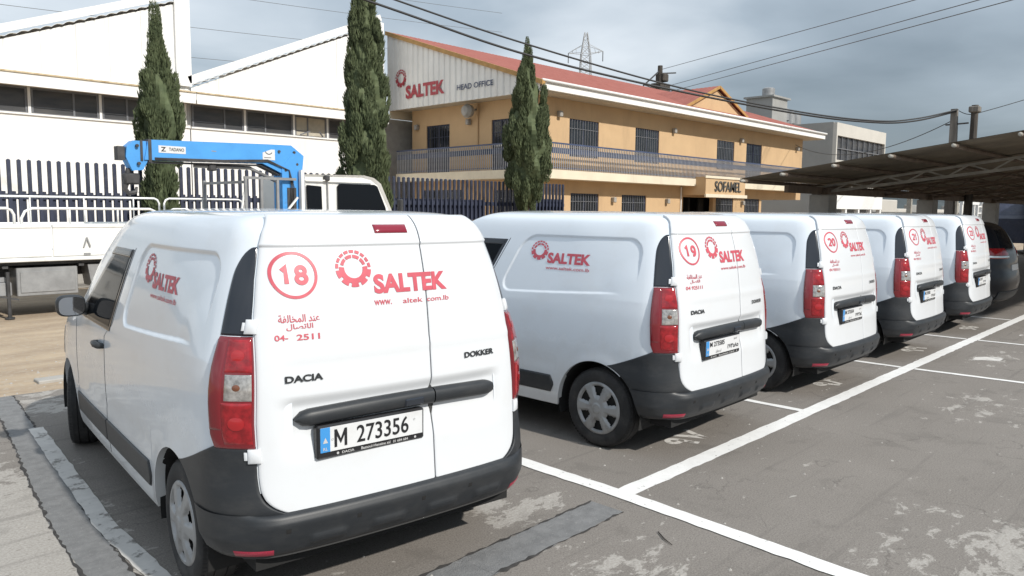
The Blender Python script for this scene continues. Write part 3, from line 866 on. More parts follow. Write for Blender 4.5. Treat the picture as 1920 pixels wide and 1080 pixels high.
        q = MB(); patch(q, VS, rows_dense(1.09, 1.535, 18), lambda z: yb_(z)+0.03, lambda z: max(yf2(z)-0.07-0.12*max(0, 1.25-z), yb_(z)+0.05), 14, 0.006, conv='y', sign=sg, bev=0.002, thick=0.004)
        q.build('pane', M['glass'], fr, smooth=40)
        # rain deflector along the window top
        q = MB(); patch(q, VS, rows_dense(1.515, 1.565, 5), lambda z: yb_(z)+0.02, lambda z: max(yf2(z)+0.01, yb_(z)+0.06), 10, 0.009, conv='y', sign=sg, bev=0.005, thick=0.006)
        q.build('rain_deflector', M['black_gloss'], fr, smooth=40)
        # door handle
        c = VS.at(VS.s_of_y(np.array([2.24]), np.array([0.955]))*sg, np.array([0.955]), np.array([0.0]))[0]
        q = MB(); q.tube([(c[0]-sg*0.01, 2.15, 0.955), (c[0]+sg*0.028, 2.18, 0.957), (c[0]+sg*0.032, 2.24, 0.958), (c[0]+sg*0.026, 2.31, 0.957), (c[0]-sg*0.01, 2.335, 0.955)], [0.016, 0.02, 0.021, 0.019, 0.014], 8)
        q.build('door_handle', M['black_plastic'], root, smooth=True)
        # door mirror
        mr = MB(); mx_, my_, mz_ = sg*0.965, 2.62, 1.165
        prof = [(-0.045, 0.03), (-0.04, 0.86), (-0.02, 1.0), (0.03, 0.98), (0.08, 0.72), (0.105, 0.3), (0.108, 0.01)]
        vs = []; fs = []
        nk = 28
        for (dy_, sc) in prof:
            for k in range(nk):
                t = 2*math.pi*k/nk; ct, st = math.cos(t), math.sin(t)
                ex = np.sign(ct)*abs(ct)**0.62*0.085*sc; ez = np.sign(st)*abs(st)**0.62*0.070*sc
                vs.append((mx_+ex, my_+dy_+sg*ex*0.0, mz_+ez))
        for i in range(len(prof)-1):
            for k in range(nk): fs.append((i*nk+k, i*nk+(k+1) % nk, (i+1)*nk+(k+1) % nk, (i+1)*nk+k))
        mr.add(vs, fs)
        mr.tube([(sg*0.84, 2.72, 1.12), (sg*0.88, 2.68, 1.14), (sg*0.91, 2.66, 1.145)], [0.045, 0.036, 0.03], 10)
        mo = mr.build('door_mirror', M['black_plastic'], root, smooth=50)
        vs = [(mx_+np.sign(math.cos(t))*abs(math.cos(t))**0.62*0.074, my_-0.0465, mz_+np.sign(math.sin(t))*abs(math.sin(t))**0.62*0.059) for t in np.linspace(0, 2*math.pi, 29)[:-1]]
        MB().add(vs, [tuple(range(28))]).build('mirror_glass', M['mirror'], mo)
        # headlamp (front, seldom seen)
        q = MB(); patch(q, VS, rows_dense(0.66, 0.88, 6), lambda z: float(VS.s_of_y(np.array([3.80]), np.array([z]))[0]), lambda z: float(VS.s_of_y(np.array([3.80]), np.array([z]))[0])+0.5, 8, 0.006, conv='s', sign=sg, bev=0.004)
        q.build('headlamp', M['lamp_clear'], root, smooth=40)
    # windscreen and front bumper
    q = MB(); patch(q, VS, rows_dense(1.15, 1.66, 14), lambda z: -0.60+0.16*(z-1.15), lambda z: 0.60-0.16*(z-1.15), 14, 0.004, conv='f', bev=0.002)
    q.build('windscreen', M['glass'], root, smooth=40)
    q = MB(); patch(q, VS, rows_dense(0.24, 0.58, 10), lambda z: -0.62, lambda z: 0.62, 18, 0.02, conv='f', bev=0.01)
    q.build('front_bumper', M['black_plastic'], root, smooth=40)
    # ---- handle bar on the rear doors
    def bar_piece(x0, x1, name, parent):
        xs_ = np.linspace(x0, x1, 22); vs = []; fs = []; nk = 14
        for x in xs_:
            zc = 0.912 - 0.012*(x/0.53)**2
            endf = min(1.0, math.sqrt(max(0.0, 1-max(0.0, (abs(x)-0.47)/0.075)**2)))
            p = Vector(root_fn(x, zc)); 
            for k in range(nk):
                t = 2*math.pi*k/nk; ct, st = math.cos(t), math.sin(t)
                vs.append((x, p.y-0.012-(np.sign(ct)*abs(ct)**0.8)*0.036*max(endf, 0.45), zc+(np.sign(st)*abs(st)**0.7)*0.038*max(endf, 0.06)))
        for i in range(len(xs_)-1):
            for k in range(nk): fs.append((i*nk+k, i*nk+(k+1) % nk, (i+1)*nk+(k+1) % nk, (i+1)*nk+k))
        fs.append(tuple(range(nk))); fs.append(tuple(range((len(xs_)-1)*nk, len(xs_)*nk)))
        return MB().add(vs, fs).build(name, M['black_plastic'], parent, smooth=50)
    bar_piece(-0.545, 0.148, 'handle_bar', door_l)
    bar_piece(0.155, 0.53, 'handle_bar', door_r)
    pz = root_fn(0.03, 0.92)
    MB().bbox(-0.02, 0.085, pz[1]-0.056, pz[1]-0.03, 0.885, 0.922, 0.006).build('latch', M['black_gloss'], door_l)
    # brake light in the header
    q = MB(); patch(q, VS, rows_dense(1.688, 1.722, 5), lambda z: -0.088, lambda z: 0.088, 8, 0.030, conv='x', bev=0.006, thick=0.02)
    q.build('brake_light', M['brake_red'], door_l, smooth=40)
    # roof plugs
    for px_, py_ in ((-0.47, 0.60), (-0.50, 0.95), (0.47, 0.60)):
        MB().lathe([(1.790, 0.03), (1.803, 0.026), (1.805, 0.0005)], (px_, py_, -0.012), 10, 2).build('roof_plug', M['rubber_gap'], root)
    # ---- wheels
    def wheel(x, y):
        sg = -1 if x < 0 else 1
        w = MB()
        prof = [(-0.085, 0.196), (-0.094, 0.215), (-0.098, 0.245), (-0.094, 0.275), (-0.084, 0.292), (-0.072, 0.299), (-0.068, 0.3045), (-0.034, 0.3065), (-0.032, 0.300), (-0.027, 0.300), (-0.025, 0.3075), (0.025, 0.3075), (0.027, 0.300), (0.032, 0.300), (0.034, 0.3065), (0.068, 0.3045), (0.072, 0.299), (0.084, 0.292), (0.094, 0.275), (0.098, 0.245), (0.094, 0.215), (0.085, 0.196)]
        w.lathe(prof, (0, 0, 0), 72, 0)
        # shoulder tread blocks
        for k in range(72):
            t = 2*math.pi*k/72
            for xx in (-0.076, 0.076):
                c, s = math.cos(t), math.sin(t); t2 = t+0.05; c2, s2 = math.cos(t2), math.sin(t2)
                w.add([(xx-0.012, 0.297*c, 0.297*s), (xx+0.012, 0.304*c, 0.304*s), (xx+0.012, 0.304*c2, 0.304*s2), (xx-0.012, 0.297*c2, 0.297*s2)] if xx < 0 else [(xx-0.012, 0.304*c, 0.304*s), (xx+0.012, 0.297*c, 0.297*s), (xx+0.012, 0.297*c2, 0.297*s2), (xx-0.012, 0.304*c2, 0.304*s2)], [(0, 1, 2, 3)])
        wo = w.build('wheel', M['tyre'], root, smooth=35)
        wo.location = (x, y, 0.3055)
        # hub cap: six spokes, openings between them
        h = MB(); nr_, na = 22, 144
        rad = np.r_[0.0, np.linspace(0.012, 0.034, 3), 0.036, 0.040, np.linspace(0.05, 0.196, 13), 0.203, 0.206, 0.207]
        nr_ = len(rad); vs = []; fs = []
        def hole(r_, t):
            u = (t % (math.pi/3))/(math.pi/3)        # 0 at spoke centre
            d_ = abs(u-0.5)
            wv = 0.30*sstep(0.088, 0.112, r_)
            return 0.098 < r_ < 0.168 and d_ < 0.16+1.1*(r_-0.098)
        for r_ in rad:
            for k in range(na):
                t = 2*math.pi*k/na
                u = (t % (math.pi/3))/(math.pi/3); d_ = abs(u-0.5)
                z_ = 0.020+0.014*(1-(r_/0.207)**2)
                z_ += 0.006*(1-sstep(0.034, 0.042, r_))
                z_ -= 0.018*sstep(0.07, 0.10, r_)*(1-sstep(0.172, 0.186, r_))*(1-sstep(0.15+0.8*max(0, r_-0.08), 0.32+0.5*max(0, r_-0.08), d_))
                z_ -= 0.014*sstep(0.200, 0.207, r_)
                vs.append((sg*(0.075+z_), r_*math.cos(t), r_*math.sin(t)))
        for i in range(nr_-1):
            for k in range(na):
                rm = (rad[i]+rad[i+1])/2; tm = 2*math.pi*(k+0.5)/na
                if hole(rm, tm): continue
                fs.append((i*na+k, i*na+(k+1) % na, (i+1)*na+(k+1) % na, (i+1)*na+k))
        h.add(vs, fs)
        h.build('hubcap', M['hubcap'], wo, smooth=40)
        d = MB(); d.lathe([(sg*0.066, 0.0005), (sg*0.066, 0.20), (sg*0.03, 0.205)], (0, 0, 0), 36, 0)
        for k in range(4):
            t = math.pi/4+k*math.pi/2
            d.lathe([(sg*0.066, 0.014), (sg*0.080, 0.012), (sg*0.080, 0.0005)], (0, 0.125*math.cos(t), 0.125*math.sin(t)), 8, 0)
        d.build('rim', M['dark'], wo, smooth=40)
        return wo
    wheel(-0.752, 0.700); wheel(0.752, 0.700); wheel(-0.748, 3.510); wheel(0.748, 3.510)
    # ---- badges and company print shared by every van
    fn = lambda a, b: on_door(a, b, 0.0025)
    q = MB(); put_text(q, 'DACIA', -0.575, -0.408, 1.062, 1.092, lambda a, b: on_door(a, b, 0.006), bold=0.035)
    q.build('maker_badge', M['badge'], door_l)
    q = MB(); put_text(q, 'DOKKER', 0.352, 0.545, 1.068, 1.097, lambda a, b: on_door(a, b, 0.006), bold=0.035)
    q.build('model_badge', M['badge'], door_r)
    q = MB(); put_gear(q, -0.222, 1.537, 0.087, 0.083, fn)
    put_text(q, 'SALTEK', -0.130, 0.274, 1.418, 1.507, fn, bold=0.045)
    q.build('company_logo', M['print_red'], door_l)
    for sg in (-1, 1):
        def fs_(a, b):
            y = 1.455-a if sg < 0 else 0.825+a
            s = sg*VS.s_of_y(np.array([y]), np.array([b]))
            o = float(panel_disp(np.array(y), np.array(b)))+0.0025
            return tuple(VS.at(s, np.array([b]), np.array([o]))[0])
        q = MB(); put_gear(q, 0.092, 1.487, 0.092, 0.078, fs_)
        put_text(q, 'SALTEK', 0.185, 0.615, 1.388, 1.474, fs_, bold=0.045)
        put_text(q, 'www.saltek.com.lb', 0.178, 0.615, 1.340, 1.366, fs_, bold=0.012)
        q.build('side_logo', M['print_red'], root)
    return root, on_door, door_l
van0, on_door, VDOOR = build_van()

ARAB1 = '\u0639\u0646\u062f \u0627\u0644\u0645\u062e\u0627\u0644\u0641\u0629'
_FORMS = {'\u0627': '\ufe8d\ufe8e', '\u0646': '\ufee5\ufee6\ufee7\ufee8', '\u0639': '\ufec9\ufeca\ufecb\ufecc', '\u062f': '\ufea9\ufeaa', '\u0644': '\ufedd\ufede\ufedf\ufee0', '\u0645': '\ufee1\ufee2\ufee3\ufee4', '\u062e': '\ufea5\ufea6\ufea7\ufea8', '\u0641': '\ufed1\ufed2\ufed3\ufed4', '\u0629': '\ufe93\ufe94', '\u062a': '\ufe95\ufe96\ufe97\ufe98', '\u0635': '\ufeb9\ufeba\ufebb\ufebc'}
def shape_arabic(s):
    """contextual letter forms in visual (left to right) order"""
    o = []
    for i, ch in enumerate(s):
        f = _FORMS.get(ch)
        if not f: o.append(ch); continue
        prev = s[i-1] if i else ' '; nxt = s[i+1] if i+1 < len(s) else ' '
        jp = prev in _FORMS and len(_FORMS[prev]) == 4; jn = nxt in _FORMS and len(f) == 4
        k = (3 if jn else 1) if jp else (2 if jn else 0)
        o.append(f[k])
    return ''.join(reversed(o))
def dress_van(root, door, number, plate, arabic_plate, phone, web, show_plate2):
    fn = lambda a, b: on_door(a, b, 0.0025)
    q = MB(); put_ring_seg(q, -0.496, 1.518, 0.088, 0.101, 0, 360, fn, 64)
    put_stroke(q, number, -0.553, -0.440, 1.482, 1.556, lambda a, b, e: on_door(a, b, 0.0025+e), w=0.26, gap=0.12)
    q.build('fleet_number', M['print_red'], door)
    q = MB(); put_text(q, shape_arabic('\u0639\u0646\u062f \u0627\u0644\u0645\u062e\u0627\u0644\u0641\u0629'), -0.582, -0.405, 1.318, 1.352, fn, bold=0.012)
    q.build('notice_lettering', M['print_red'], door); q = MB()
    put_text(q, shape_arabic('\u0627\u0644\u0627\u062a\u0635\u0627\u0644'), -0.552, -0.436, 1.283, 1.312, fn, bold=0.012)
    q.build('notice_lettering', M['print_red'], door); q = MB()
    if len(phone) == 2:
        put_text(q, phone[0], -0.603, -0.548, 1.243, 1.268, fn, bold=0.02); q.build('phone_lettering', M['print_red'], door); q = MB(); put_text(q, phone[1], -0.512, -0.409, 1.240, 1.266, fn, bold=0.02)
    else:
        put_text(q, phone[0], -0.603, -0.409, 1.241, 1.267, fn, bold=0.02)
    q.build('phone_lettering', M['print_red'], door)
    for t, a, b in web:
        q = MB(); put_text(q, t, a, b, 1.366, 1.389, fn, bold=0.008)
        q.build('web_address_lettering', M['print_red'], door)
    # number plate
    p0 = on_door(-0.2, 0.79)
    yb = p0[1]-0.018
    pf = MB(); pf.bbox(-0.462, 0.088, yb-0.012, yb+0.03, 0.716, 0.866, 0.008)
    po = pf.build('number_plate', M['plate_black'], door)
    y1 = yb-0.0135
    MB().box(-0.448, 0.076, y1, y1+0.004, 0.746, 0.856).build('plate_face', M['plate_white'], po)
    y2 = y1-0.0015
    bb = MB(); bb.box(-0.4478, -0.402, y2, y2+0.003, 0.7462, 0.8558); bb.build('blue_band', M['plate_blue'], po)
    pl_ = lambda a, b: (a, y2-0.001, b)
    t = MB()
    if show_plate2:
        put_text(t, plate, -0.392, -0.17, 0.808, 0.845, pl_, bold=0.012)
        t.build('plate_lettering', M['plate_black'], po); t = MB()
        put_text(t, arabic_plate, -0.12, 0.055, 0.765, 0.802, pl_, bold=0.012)
        t.build('plate_lettering', M['plate_black'], po); t = MB()
        put_text(t, '\u0644\u0628\u0646\u0627\u0646'[::-1], -0.30, -0.22, 0.757, 0.78, pl_, bold=0.01)
        put_text(t, '\u062e\u0635\u0648\u0635\u064a'[::-1], -0.02, 0.03, 0.825, 0.843, pl_, bold=0.01)
    else:
        put_stroke(t, 'M', -0.380, -0.322, 0.762, 0.842, lambda a, b, e: (a, y2-0.001-e, b), w=0.15)
        t.build('plate_lettering', M['plate_black'], po); t = MB()
        put_text(t, plate, -0.272, -0.002, 0.762, 0.842, pl_, bold=0.010)
        for bx_, bz_ in ((-0.39, 0.80), (0.03, 0.82)):
            b_ = MB(); put_ring_seg(b_, bx_, bz_, 0.003, 0.0055, 0, 360, pl_, 12); b_.build('plate_bolt', M['plate_text'], po)
    t.build('plate_lettering', M['plate_black'], po)
    t = MB(); pb = lambda a, b: (a, yb-0.0135, b)
    put_text(t, 'DACIA', -0.345, -0.285, 0.727, 0.738, pb, bold=0.02); put_text(t, 'Bassoul-Heneine sal', -0.25, -0.10, 0.726, 0.739, pb, bold=0.015); put_text(t, '01 684 684', -0.085, -0.005, 0.726, 0.738, pb, bold=0.015)
    put_ring_seg(t, -0.365, 0.7325, 0.0, 0.006, 0, 360, pb, 8); put_ring_seg(t, 0.035, 0.7325, 0.0, 0.006, 0, 360, pb, 8)
    t.build('plate_frame_text', M['plate_text'], po)
    # flag-like cedar mark on the blue band
    t = MB(); t.add([pl_(-0.437, 0.787), pl_(-0.413, 0.787), pl_(-0.425, 0.812)], [(0, 1, 2)]); put_text(t, 'RL', -0.436, -0.414, 0.754, 0.768, pl_, 0.01)
    t.build('blue_band_mark', M['plate_text'], po)

VANS = [(2.184, 2.773, -0.116), (5.413, 2.805, 0.017), (8.044, 2.805, 0.002), (10.648, 2.823, 0.014), (13.463, 2.875, 0.028)]
NUM = [('18', '273356', '', ('04-', '2511'), (('www.', -0.136, -0.045), ('altek', 0.015, 0.125), ('com.lb', 0.150, 0.279)), False),
       ('19', 'M 273585', '\u0662\u0667\u0663\u0665\u0668\u0665', ('04 925111',), (('www.saltek.com.lb', -0.130, 0.279),), True),
       ('20', 'M 273354', '\u0662\u0667\u0663\u0663\u0665\u0664', ('04 925111',), (('www.saltek.com.lb', -0.130, 0.279),), True),
       ('21', 'M 273582', '\u0662\u0667\u0663\u0665\u0668\u0662', ('04 925111',), (('www.saltek.com.lb', -0.130, 0.279),), True),
       ('22', 'M 273357', '\u0662\u0667\u0663\u0663\u0665\u0667', ('04 925111',), (('www.saltek.com.lb', -0.130, 0.279),), True)]
LAB = ['nearest white panel van with fleet number 18 in a red circle on its door',
       'white panel van with fleet number 19, second from the left, rear wheel in full view',
       'white panel van with fleet number 20, the middle one of the row',
       'white panel van with fleet number 21, fourth in the row from the left',
       'farthest white panel van, number 22, parked next to the dark car']
roots = [van0]
for i in range(1, 5): roots.append(copy_tree(van0))
for i, rt_ in enumerate(roots):
    rt_.location = (VANS[i][0], VANS[i][1], 0); rt_.rotation_euler = (0, 0, VANS[i][2])
    tag(rt_, LAB[i], 'van', 'white panel vans parked in a row')
    dd = [c for c in rt_.children if c.name.startswith('rear_door') and 'wide' in c.get('label', '')][0]
    dress_van(rt_, dd, *NUM[i])
for c in roots[0].children:                       # the nearest van stands with its front wheels steered
    if c.name.startswith('wheel') and c.location.y > 2: c.rotation_euler = (0, 0, R(-13)); c.location.x *= 1.02

# ================================================================== background
M['navy'] = material('navy_steel', (0.028, 0.035, 0.064), rough=0.55, vary=0.2, vscale=3, dirt=((0.10, 0.10, 0.12), 0.5, 5, 0.5, 0.8))
M['wall_white'] = material('white_render', (0.80, 0.79, 0.77), rough=0.85, vary=0.03, vscale=0.7, dirt=((0.55, 0.52, 0.46), 0.5, 0.9, 0.58, 0.85, (1, 1, 0.25)))
M['clad_white'] = material('white_sheet_cladding', (0.78, 0.78, 0.77), rough=0.6, vary=0.03, vscale=0.8, dirt=((0.50, 0.45, 0.36), 0.5, 1.2, 0.60, 0.85, (1, 1, 0.15)))
M['clad_grey'] = material('grey_sheet_cladding', (0.72, 0.71, 0.68), rough=0.6, vary=0.05, vscale=0.8, dirt=((0.38, 0.30, 0.22), 0.6, 1.6, 0.62, 0.85, (1, 1, 0.15)))
M['yellow_wall'] = material('ochre_render', (0.57, 0.395, 0.225), rough=0.88, color2=(0.51, 0.35, 0.20), vscale=0.8, dirt=((0.36, 0.25, 0.15), 0.6, 1.6, 0.53, 0.80, (1, 1, 0.16)))
M['cream'] = material('cream_render', (0.70, 0.62, 0.48), rough=0.85, vary=0.06, vscale=1.0, dirt=((0.42, 0.36, 0.27), 0.5, 1.5, 0.55, 0.8, (1, 1, 0.3)))
M['roof_red'] = material('red_roof_tile', (0.27, 0.078, 0.057), rough=0.8, color2=(0.33, 0.105, 0.08), vscale=2.2, dirt=((0.25, 0.10, 0.07), 0.5, 3, 0.52, 0.8))
M['fascia'] = material('white_fascia', (0.80, 0.79, 0.77), rough=0.6, vary=0.03, vscale=1)
M['ochre_trim'] = material('ochre_trim', (0.42, 0.24, 0.08), rough=0.7, vary=0.15, vscale=3)
M['soffit'] = material('soffit', (0.52, 0.46, 0.37), rough=0.85, vary=0.06)
M['win_dark'] = material('dark_glazing', (0.020, 0.024, 0.030), rough=0.12, spec=0.7, vary=0.5, vscale=1.3)
M['win_dusty'] = material('dusty_glazing', (0.085, 0.082, 0.080), rough=0.35, color2=(0.035, 0.038, 0.045), vscale=1.2, stretch=(0.5, 1, 2.2))
M['frame_grey'] = material('window_frame_grey', (0.16, 0.165, 0.18), rough=0.5, vary=0.15)
M['shutter'] = material('beige_panel', (0.46, 0.42, 0.34), rough=0.8, vary=0.12, vscale=3)
M['sign_red'] = material('sign_red', (0.36, 0.035, 0.05), rough=0.5, vary=0.15, vscale=6)
M['sign_blue'] = material('sign_blue', (0.05, 0.07, 0.13), rough=0.5)
M['sign_dark'] = material('sign_dark', (0.15, 0.14, 0.125), rough=0.4, metal=0.5)
M['gutter'] = material('rusty_edge', (0.40, 0.29, 0.15), rough=0.8, color2=(0.62, 0.52, 0.36), vscale=5)

def wall_with_holes(mb, axis, const, a0, a1, z0, z1, holes, thick, inward):
    """solid wall slab on plane axis=const from a0..a1, rectangular openings; thickness goes along 'inward' sign"""
    As = sorted({a0, a1, *[h[0] for h in holes], *[h[1] for h in holes]}); Zs = sorted({z0, z1, *[h[2] for h in holes], *[h[3] for h in holes]})
    for i in range(len(As)-1):
        # merge vertical runs
        run = None
        for j in range(len(Zs)-1):
            ca = (As[i]+As[i+1])/2; cz = (Zs[j]+Zs[j+1])/2
            solid = not any(h[0] < ca < h[1] and h[2] < cz < h[3] for h in holes)
            if solid: run = (run[0] if run else Zs[j], Zs[j+1])
            if (not solid or j == len(Zs)-2) and run:
                c0, c1 = sorted((const, const+inward*thick))
                if axis == 1: mb.box(As[i], As[i+1], c0, c1, run[0], run[1])
                else: mb.box(c0, c1, As[i], As[i+1], run[0], run[1])
                run = None
    return mb

# ---- office building ------------------------------------------------
OX0, OX1, OY0, OY1 = 22.9, 47.75, 20.8, 28.85      # ochre walls
office = empty('office_building', (35, 24, 0), 0, 'two storey ochre office with red tiled roof, blue balcony railing and big sign lettering', 'building')
def inv(o, root): 
    o.parent = root; o.matrix_parent_inverse = Matrix.Translation(root.location).inverted(); return o
long_up = [(24.83, 26.82, 4.05, 5.62), (29.58, 31.54, 4.05, 5.63), (37.07, 38.95, 4.05, 5.60), (40.35, 42.22, 3.40, 5.64)]
long_lo = [(24.98, 26.91, 1.15, 2.52), (28.63, 30.58, 1.15, 2.52), (33.85, 36.85, 0.0, 2.52), (37.15, 39.05, 1.15, 2.52), (40.36, 42.17, 1.15, 2.53), (43.98, 46.47, 1.15, 2.53)]
side_up = [(26.18, 27.79, 3.40, 5.60), (22.35, 23.48, 3.40, 5.57)]
side_lo = [(25.38, 28.07, 1.2, 2.66), (21.6, 23.35, 1.2, 2.62)]
w = MB(); wall_with_holes(w, 1, OY0, OX0, OX1, 0, 6.36, long_up+long_lo, 0.22, 1)
inv(w.build('front_wall', M['yellow_wall']), office)
w = MB(); wall_with_holes(w, 0, OX0+0.001, OY0+0.22, OY1, 0, 6.36, side_up+side_lo, 0.22, 1)
inv(w.build('side_wall', M['yellow_wall']), office)
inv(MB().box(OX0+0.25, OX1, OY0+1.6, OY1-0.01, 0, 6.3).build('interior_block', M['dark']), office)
def barred_window(h, axis, const, door=False):
    a0, a1, z0, z1 = h
    wn_ = MB(); fr = 0.07
    def bx(a, b, c, d, e, f, mb):    # a..b along wall, depth e..f into wall
        if axis == 1: mb.box(a, b, const+e, const+f, c, d)
        else: mb.box(const+e, const+f, a, b, c, d)
    for q in ((a0, a0+fr, z0, z1), (a1-fr, a1, z0, z1), (a0+fr, a1-fr, z1-fr, z1), (a0+fr, a1-fr, z0, z0+fr)): bx(*q, 0.05, 0.11, wn_)
    am = (a0+a1)/2; bx(am-0.03, am+0.03, z0+fr, z1-fr, 0.055, 0.105, wn_)
    wo = inv(wn_.build('door' if door else 'window', M['navy']), office)
    for p, q in ((a0+fr, am-0.03), (am+0.03, a1-fr)):
        g_ = MB(); bx(p, q, z0+fr, z1-fr, 0.075, 0.085, g_); o = g_.build('pane', M['win_dark']); o.parent = wo
    grill = MB()
    nb = max(4, int((a1-a0)/0.17))
    for k in range(1, nb):
        a = a0+(a1-a0)*k/nb; bx(a-0.012, a+0.012, z0+0.02, z1-0.02, 0.012, 0.03, grill)
    for z in (z0+0.25*(z1-z0), z0+0.75*(z1-z0)): bx(a0, a1, z-0.012, z+0.012, 0.031, 0.044, grill)
    o = grill.build('bars', M['navy'] if door else M['frame_grey']); o.parent = wo
    if door:
        g_ = MB(); bx(a0+fr, a1-fr, z0+fr, z0+1.0, 0.045, 0.075, g_); o = g_.build('door_panel', M['navy']); o.parent = wo
for h in long_up[:3]: barred_window(h, 1, OY0)
barred_window(long_up[3], 1, OY0, True)
for h in long_lo[:2]+long_lo[3:]: barred_window(h, 1, OY0)
for h in side_up: barred_window(h, 0, OX0, True)
for h in side_lo: barred_window(h, 0, OX0)
# entrance recess and projecting sign box
q = MB(); q.box(34.9, 35.0, OY0+0.3, OY0+1.5, 0, 2.5); q.box(33.86, 36.84, OY0+1.45, OY0+1.55, 0, 2.5); q.box(36.2, 36.75, OY0+0.5, OY0+0.56, 0, 2.45)
inv(q.build('entrance', M['dark']), office)
q = MB(); q.box(33.7, 37.75, 19.45, 20.79, 2.62, 3.50); sb_ = inv(q.build('sign_box', M['yellow_wall']), office)
q = MB(); q.box(33.6, 37.85, 19.36, 19.449, 2.50, 2.66); q.box(33.6, 37.85, 19.40, 19.449, 3.44, 3.56)
o = q.build('sign_box_trim', M['cream']); o.parent = sb_
q = MB(); put_text(q, 'SOFAMEL', 34.55, 37.25, 2.80, 3.32, lambda a, b: (a, 19.40, b), bold=0.01)
q2 = MB(); put_text(q2, 'SOFAMEL', 34.55, 37.25, 2.80, 3.32, lambda a, b: (a, 19.43, b), bold=0.01); q.add(q2.v, q2.f)
o = q.build('sign_lettering', M['sign_dark'], fixn=False); o.parent = sb_
# balcony slab (L-shaped)
q = MB(); q.box(22.0, 47.1, 20.0, OY0-0.001, 3.05, 3.40); q.box(22.0, OX0-0.001, OY0, 28.95, 3.05, 3.40)
inv(q.build('balcony_slab', M['cream']), office)
# railing
rail = MB(); rail.box(22.03, 47.05, 20.06, 20.11, 4.42, 4.48); rail.box(22.03, 47.05, 20.065, 20.105, 4.05, 4.28); rail.box(22.03, 47.05, 20.065, 20.105, 3.47, 3.51)
rail.box(22.03, 22.08, 20.12, 28.93, 4.42, 4.48); rail.box(22.035, 22.075, 20.12, 28.93, 4.05, 4.28); rail.box(22.035, 22.075, 20.12, 28.93, 3.47, 3.51)
M['rail_blue'] = material('railing_blue', (0.055, 0.075, 0.14), rough=0.5, vary=0.2, vscale=2)
M['rail_light'] = material('railing_grey', (0.36, 0.365, 0.385), rough=0.5, vary=0.15)
ro = inv(rail.build('balcony_railing', M['rail_blue']), office)
bal = MB().box(-0.014, 0.014, -0.014, 0.014, 3.41, 4.415).build('baluster', M['rail_light'])
first = True
def put_bal(x, y):
    global first
    if first: o = bal; first = False
    else: o = bpy.data.objects.new('baluster', bal.data); COL.objects.link(o)
    o.location = (x, y, 0); o.parent = ro
for x in np.arange(22.12, 47.0, 0.122): put_bal(x, 20.045)
for y in np.arange(20.3, 28.9, 0.122): put_bal(22.012, y)
# gable cladding in sheets
def rib(y, per=0.36, amp=0.035): 
    u = (y/per) % 1.0
    return amp*float(np.interp(u, [0, .12, .22, .72, .82, 1], [1, 1, 0, 0, 1, 1]))
roofz = lambda y: 6.68 + (y-19.9)*(9.86-6.68)/(29.5-19.9)
for k in range(10):
    ya, yb = 19.92+0.958*k, 19.92+0.958*(k+1)-0.004
    ys = np.unique(np.round(np.r_[np.linspace(ya, yb, 5), [v for v in np.arange(math.floor(ya/0.36)*0.36, yb+.36, 0.036) if ya < v < yb]], 4))
    G = np.array([[(22.0-rib(y), y, z) for y in ys] for z in (6.34,)] + [[(22.0-rib(y), y, roofz(y)-0.02) for y in ys]])
    B = G.copy(); B[:, :, 0] = 22.06
    q = MB(); q.grid(G); q.grid(B[::-1])
    q.add([tuple(G[0, i]) for i in range(len(ys))]+[tuple(B[0, i]) for i in range(len(ys))], [(i, i+1, len(ys)+i+1, len(ys)+i) for i in range(len(ys)-1)])
    inv(q.build('cladding_sheet', M['clad_grey'], fixn=False), office)
inv(MB().box(22.06, 48.7, 19.95, 29.4, 6.365, 6.42).build('soffit', M['soffit']), office)
inv(MB().box(22.06, 48.75, 19.80, 19.949, 6.40, 6.74).build('fascia', M['fascia']), office)
inv(MB().tube([(21.94, 19.74, 6.72), (48.8, 19.74, 6.72)], 0.06, 8).build('gutter', M['fascia'], smooth=True), office)
# tiled roof: real ribs
xs_ = np.arange(21.9, 48.86, 0.055); ys_ = np.linspace(19.72, 29.55, 28)
zz = lambda x, y: roofz(y)+0.06+0.045*abs(math.sin(math.pi*x/0.25))+0.012*((y-19.72)/0.364 % 1.0)
G = np.array([[(x, y, zz(x, y)) for x in xs_] for y in ys_])
q = MB(); q.grid(G); q.box(21.9, 48.85, 19.74, 29.5, 6.43, 6.431)
q.v = q.v[:-8]; q.f = q.f[:-6]
inv(q.build('tiled_roof', M['roof_red'], smooth=40, fixn=False), office)
q = MB(); q.add([(21.88, 19.70, roofz(19.70)-0.08), (21.88, 29.56, roofz(29.56)-0.08), (21.88, 29.56, roofz(29.56)+0.10), (21.88, 19.70, roofz(19.70)+0.10), (22.05, 19.70, roofz(19.70)-0.08), (22.05, 29.56, roofz(29.56)-0.08), (22.05, 29.56, roofz(29.56)+0.10), (22.05, 19.70, roofz(19.70)+0.10)], [(0,1,2,3),(7,6,5,4),(0,4,5,1),(3,2,6,7),(0,3,7,4),(1,5,6,2)])
inv(q.build('verge_trim', M['ochre_trim']), office)
inv(MB().box(22.06, 48.7, 29.41, 29.5, 6.0, 9.8).build('back_wall', M['cream']), office)
q = MB(); q.prism([(19.95, 6.43), (29.4, 6.43), (29.4, 9.78)], 0, 48.55, 48.65); inv(q.build('far_gable', M['cream']), office)
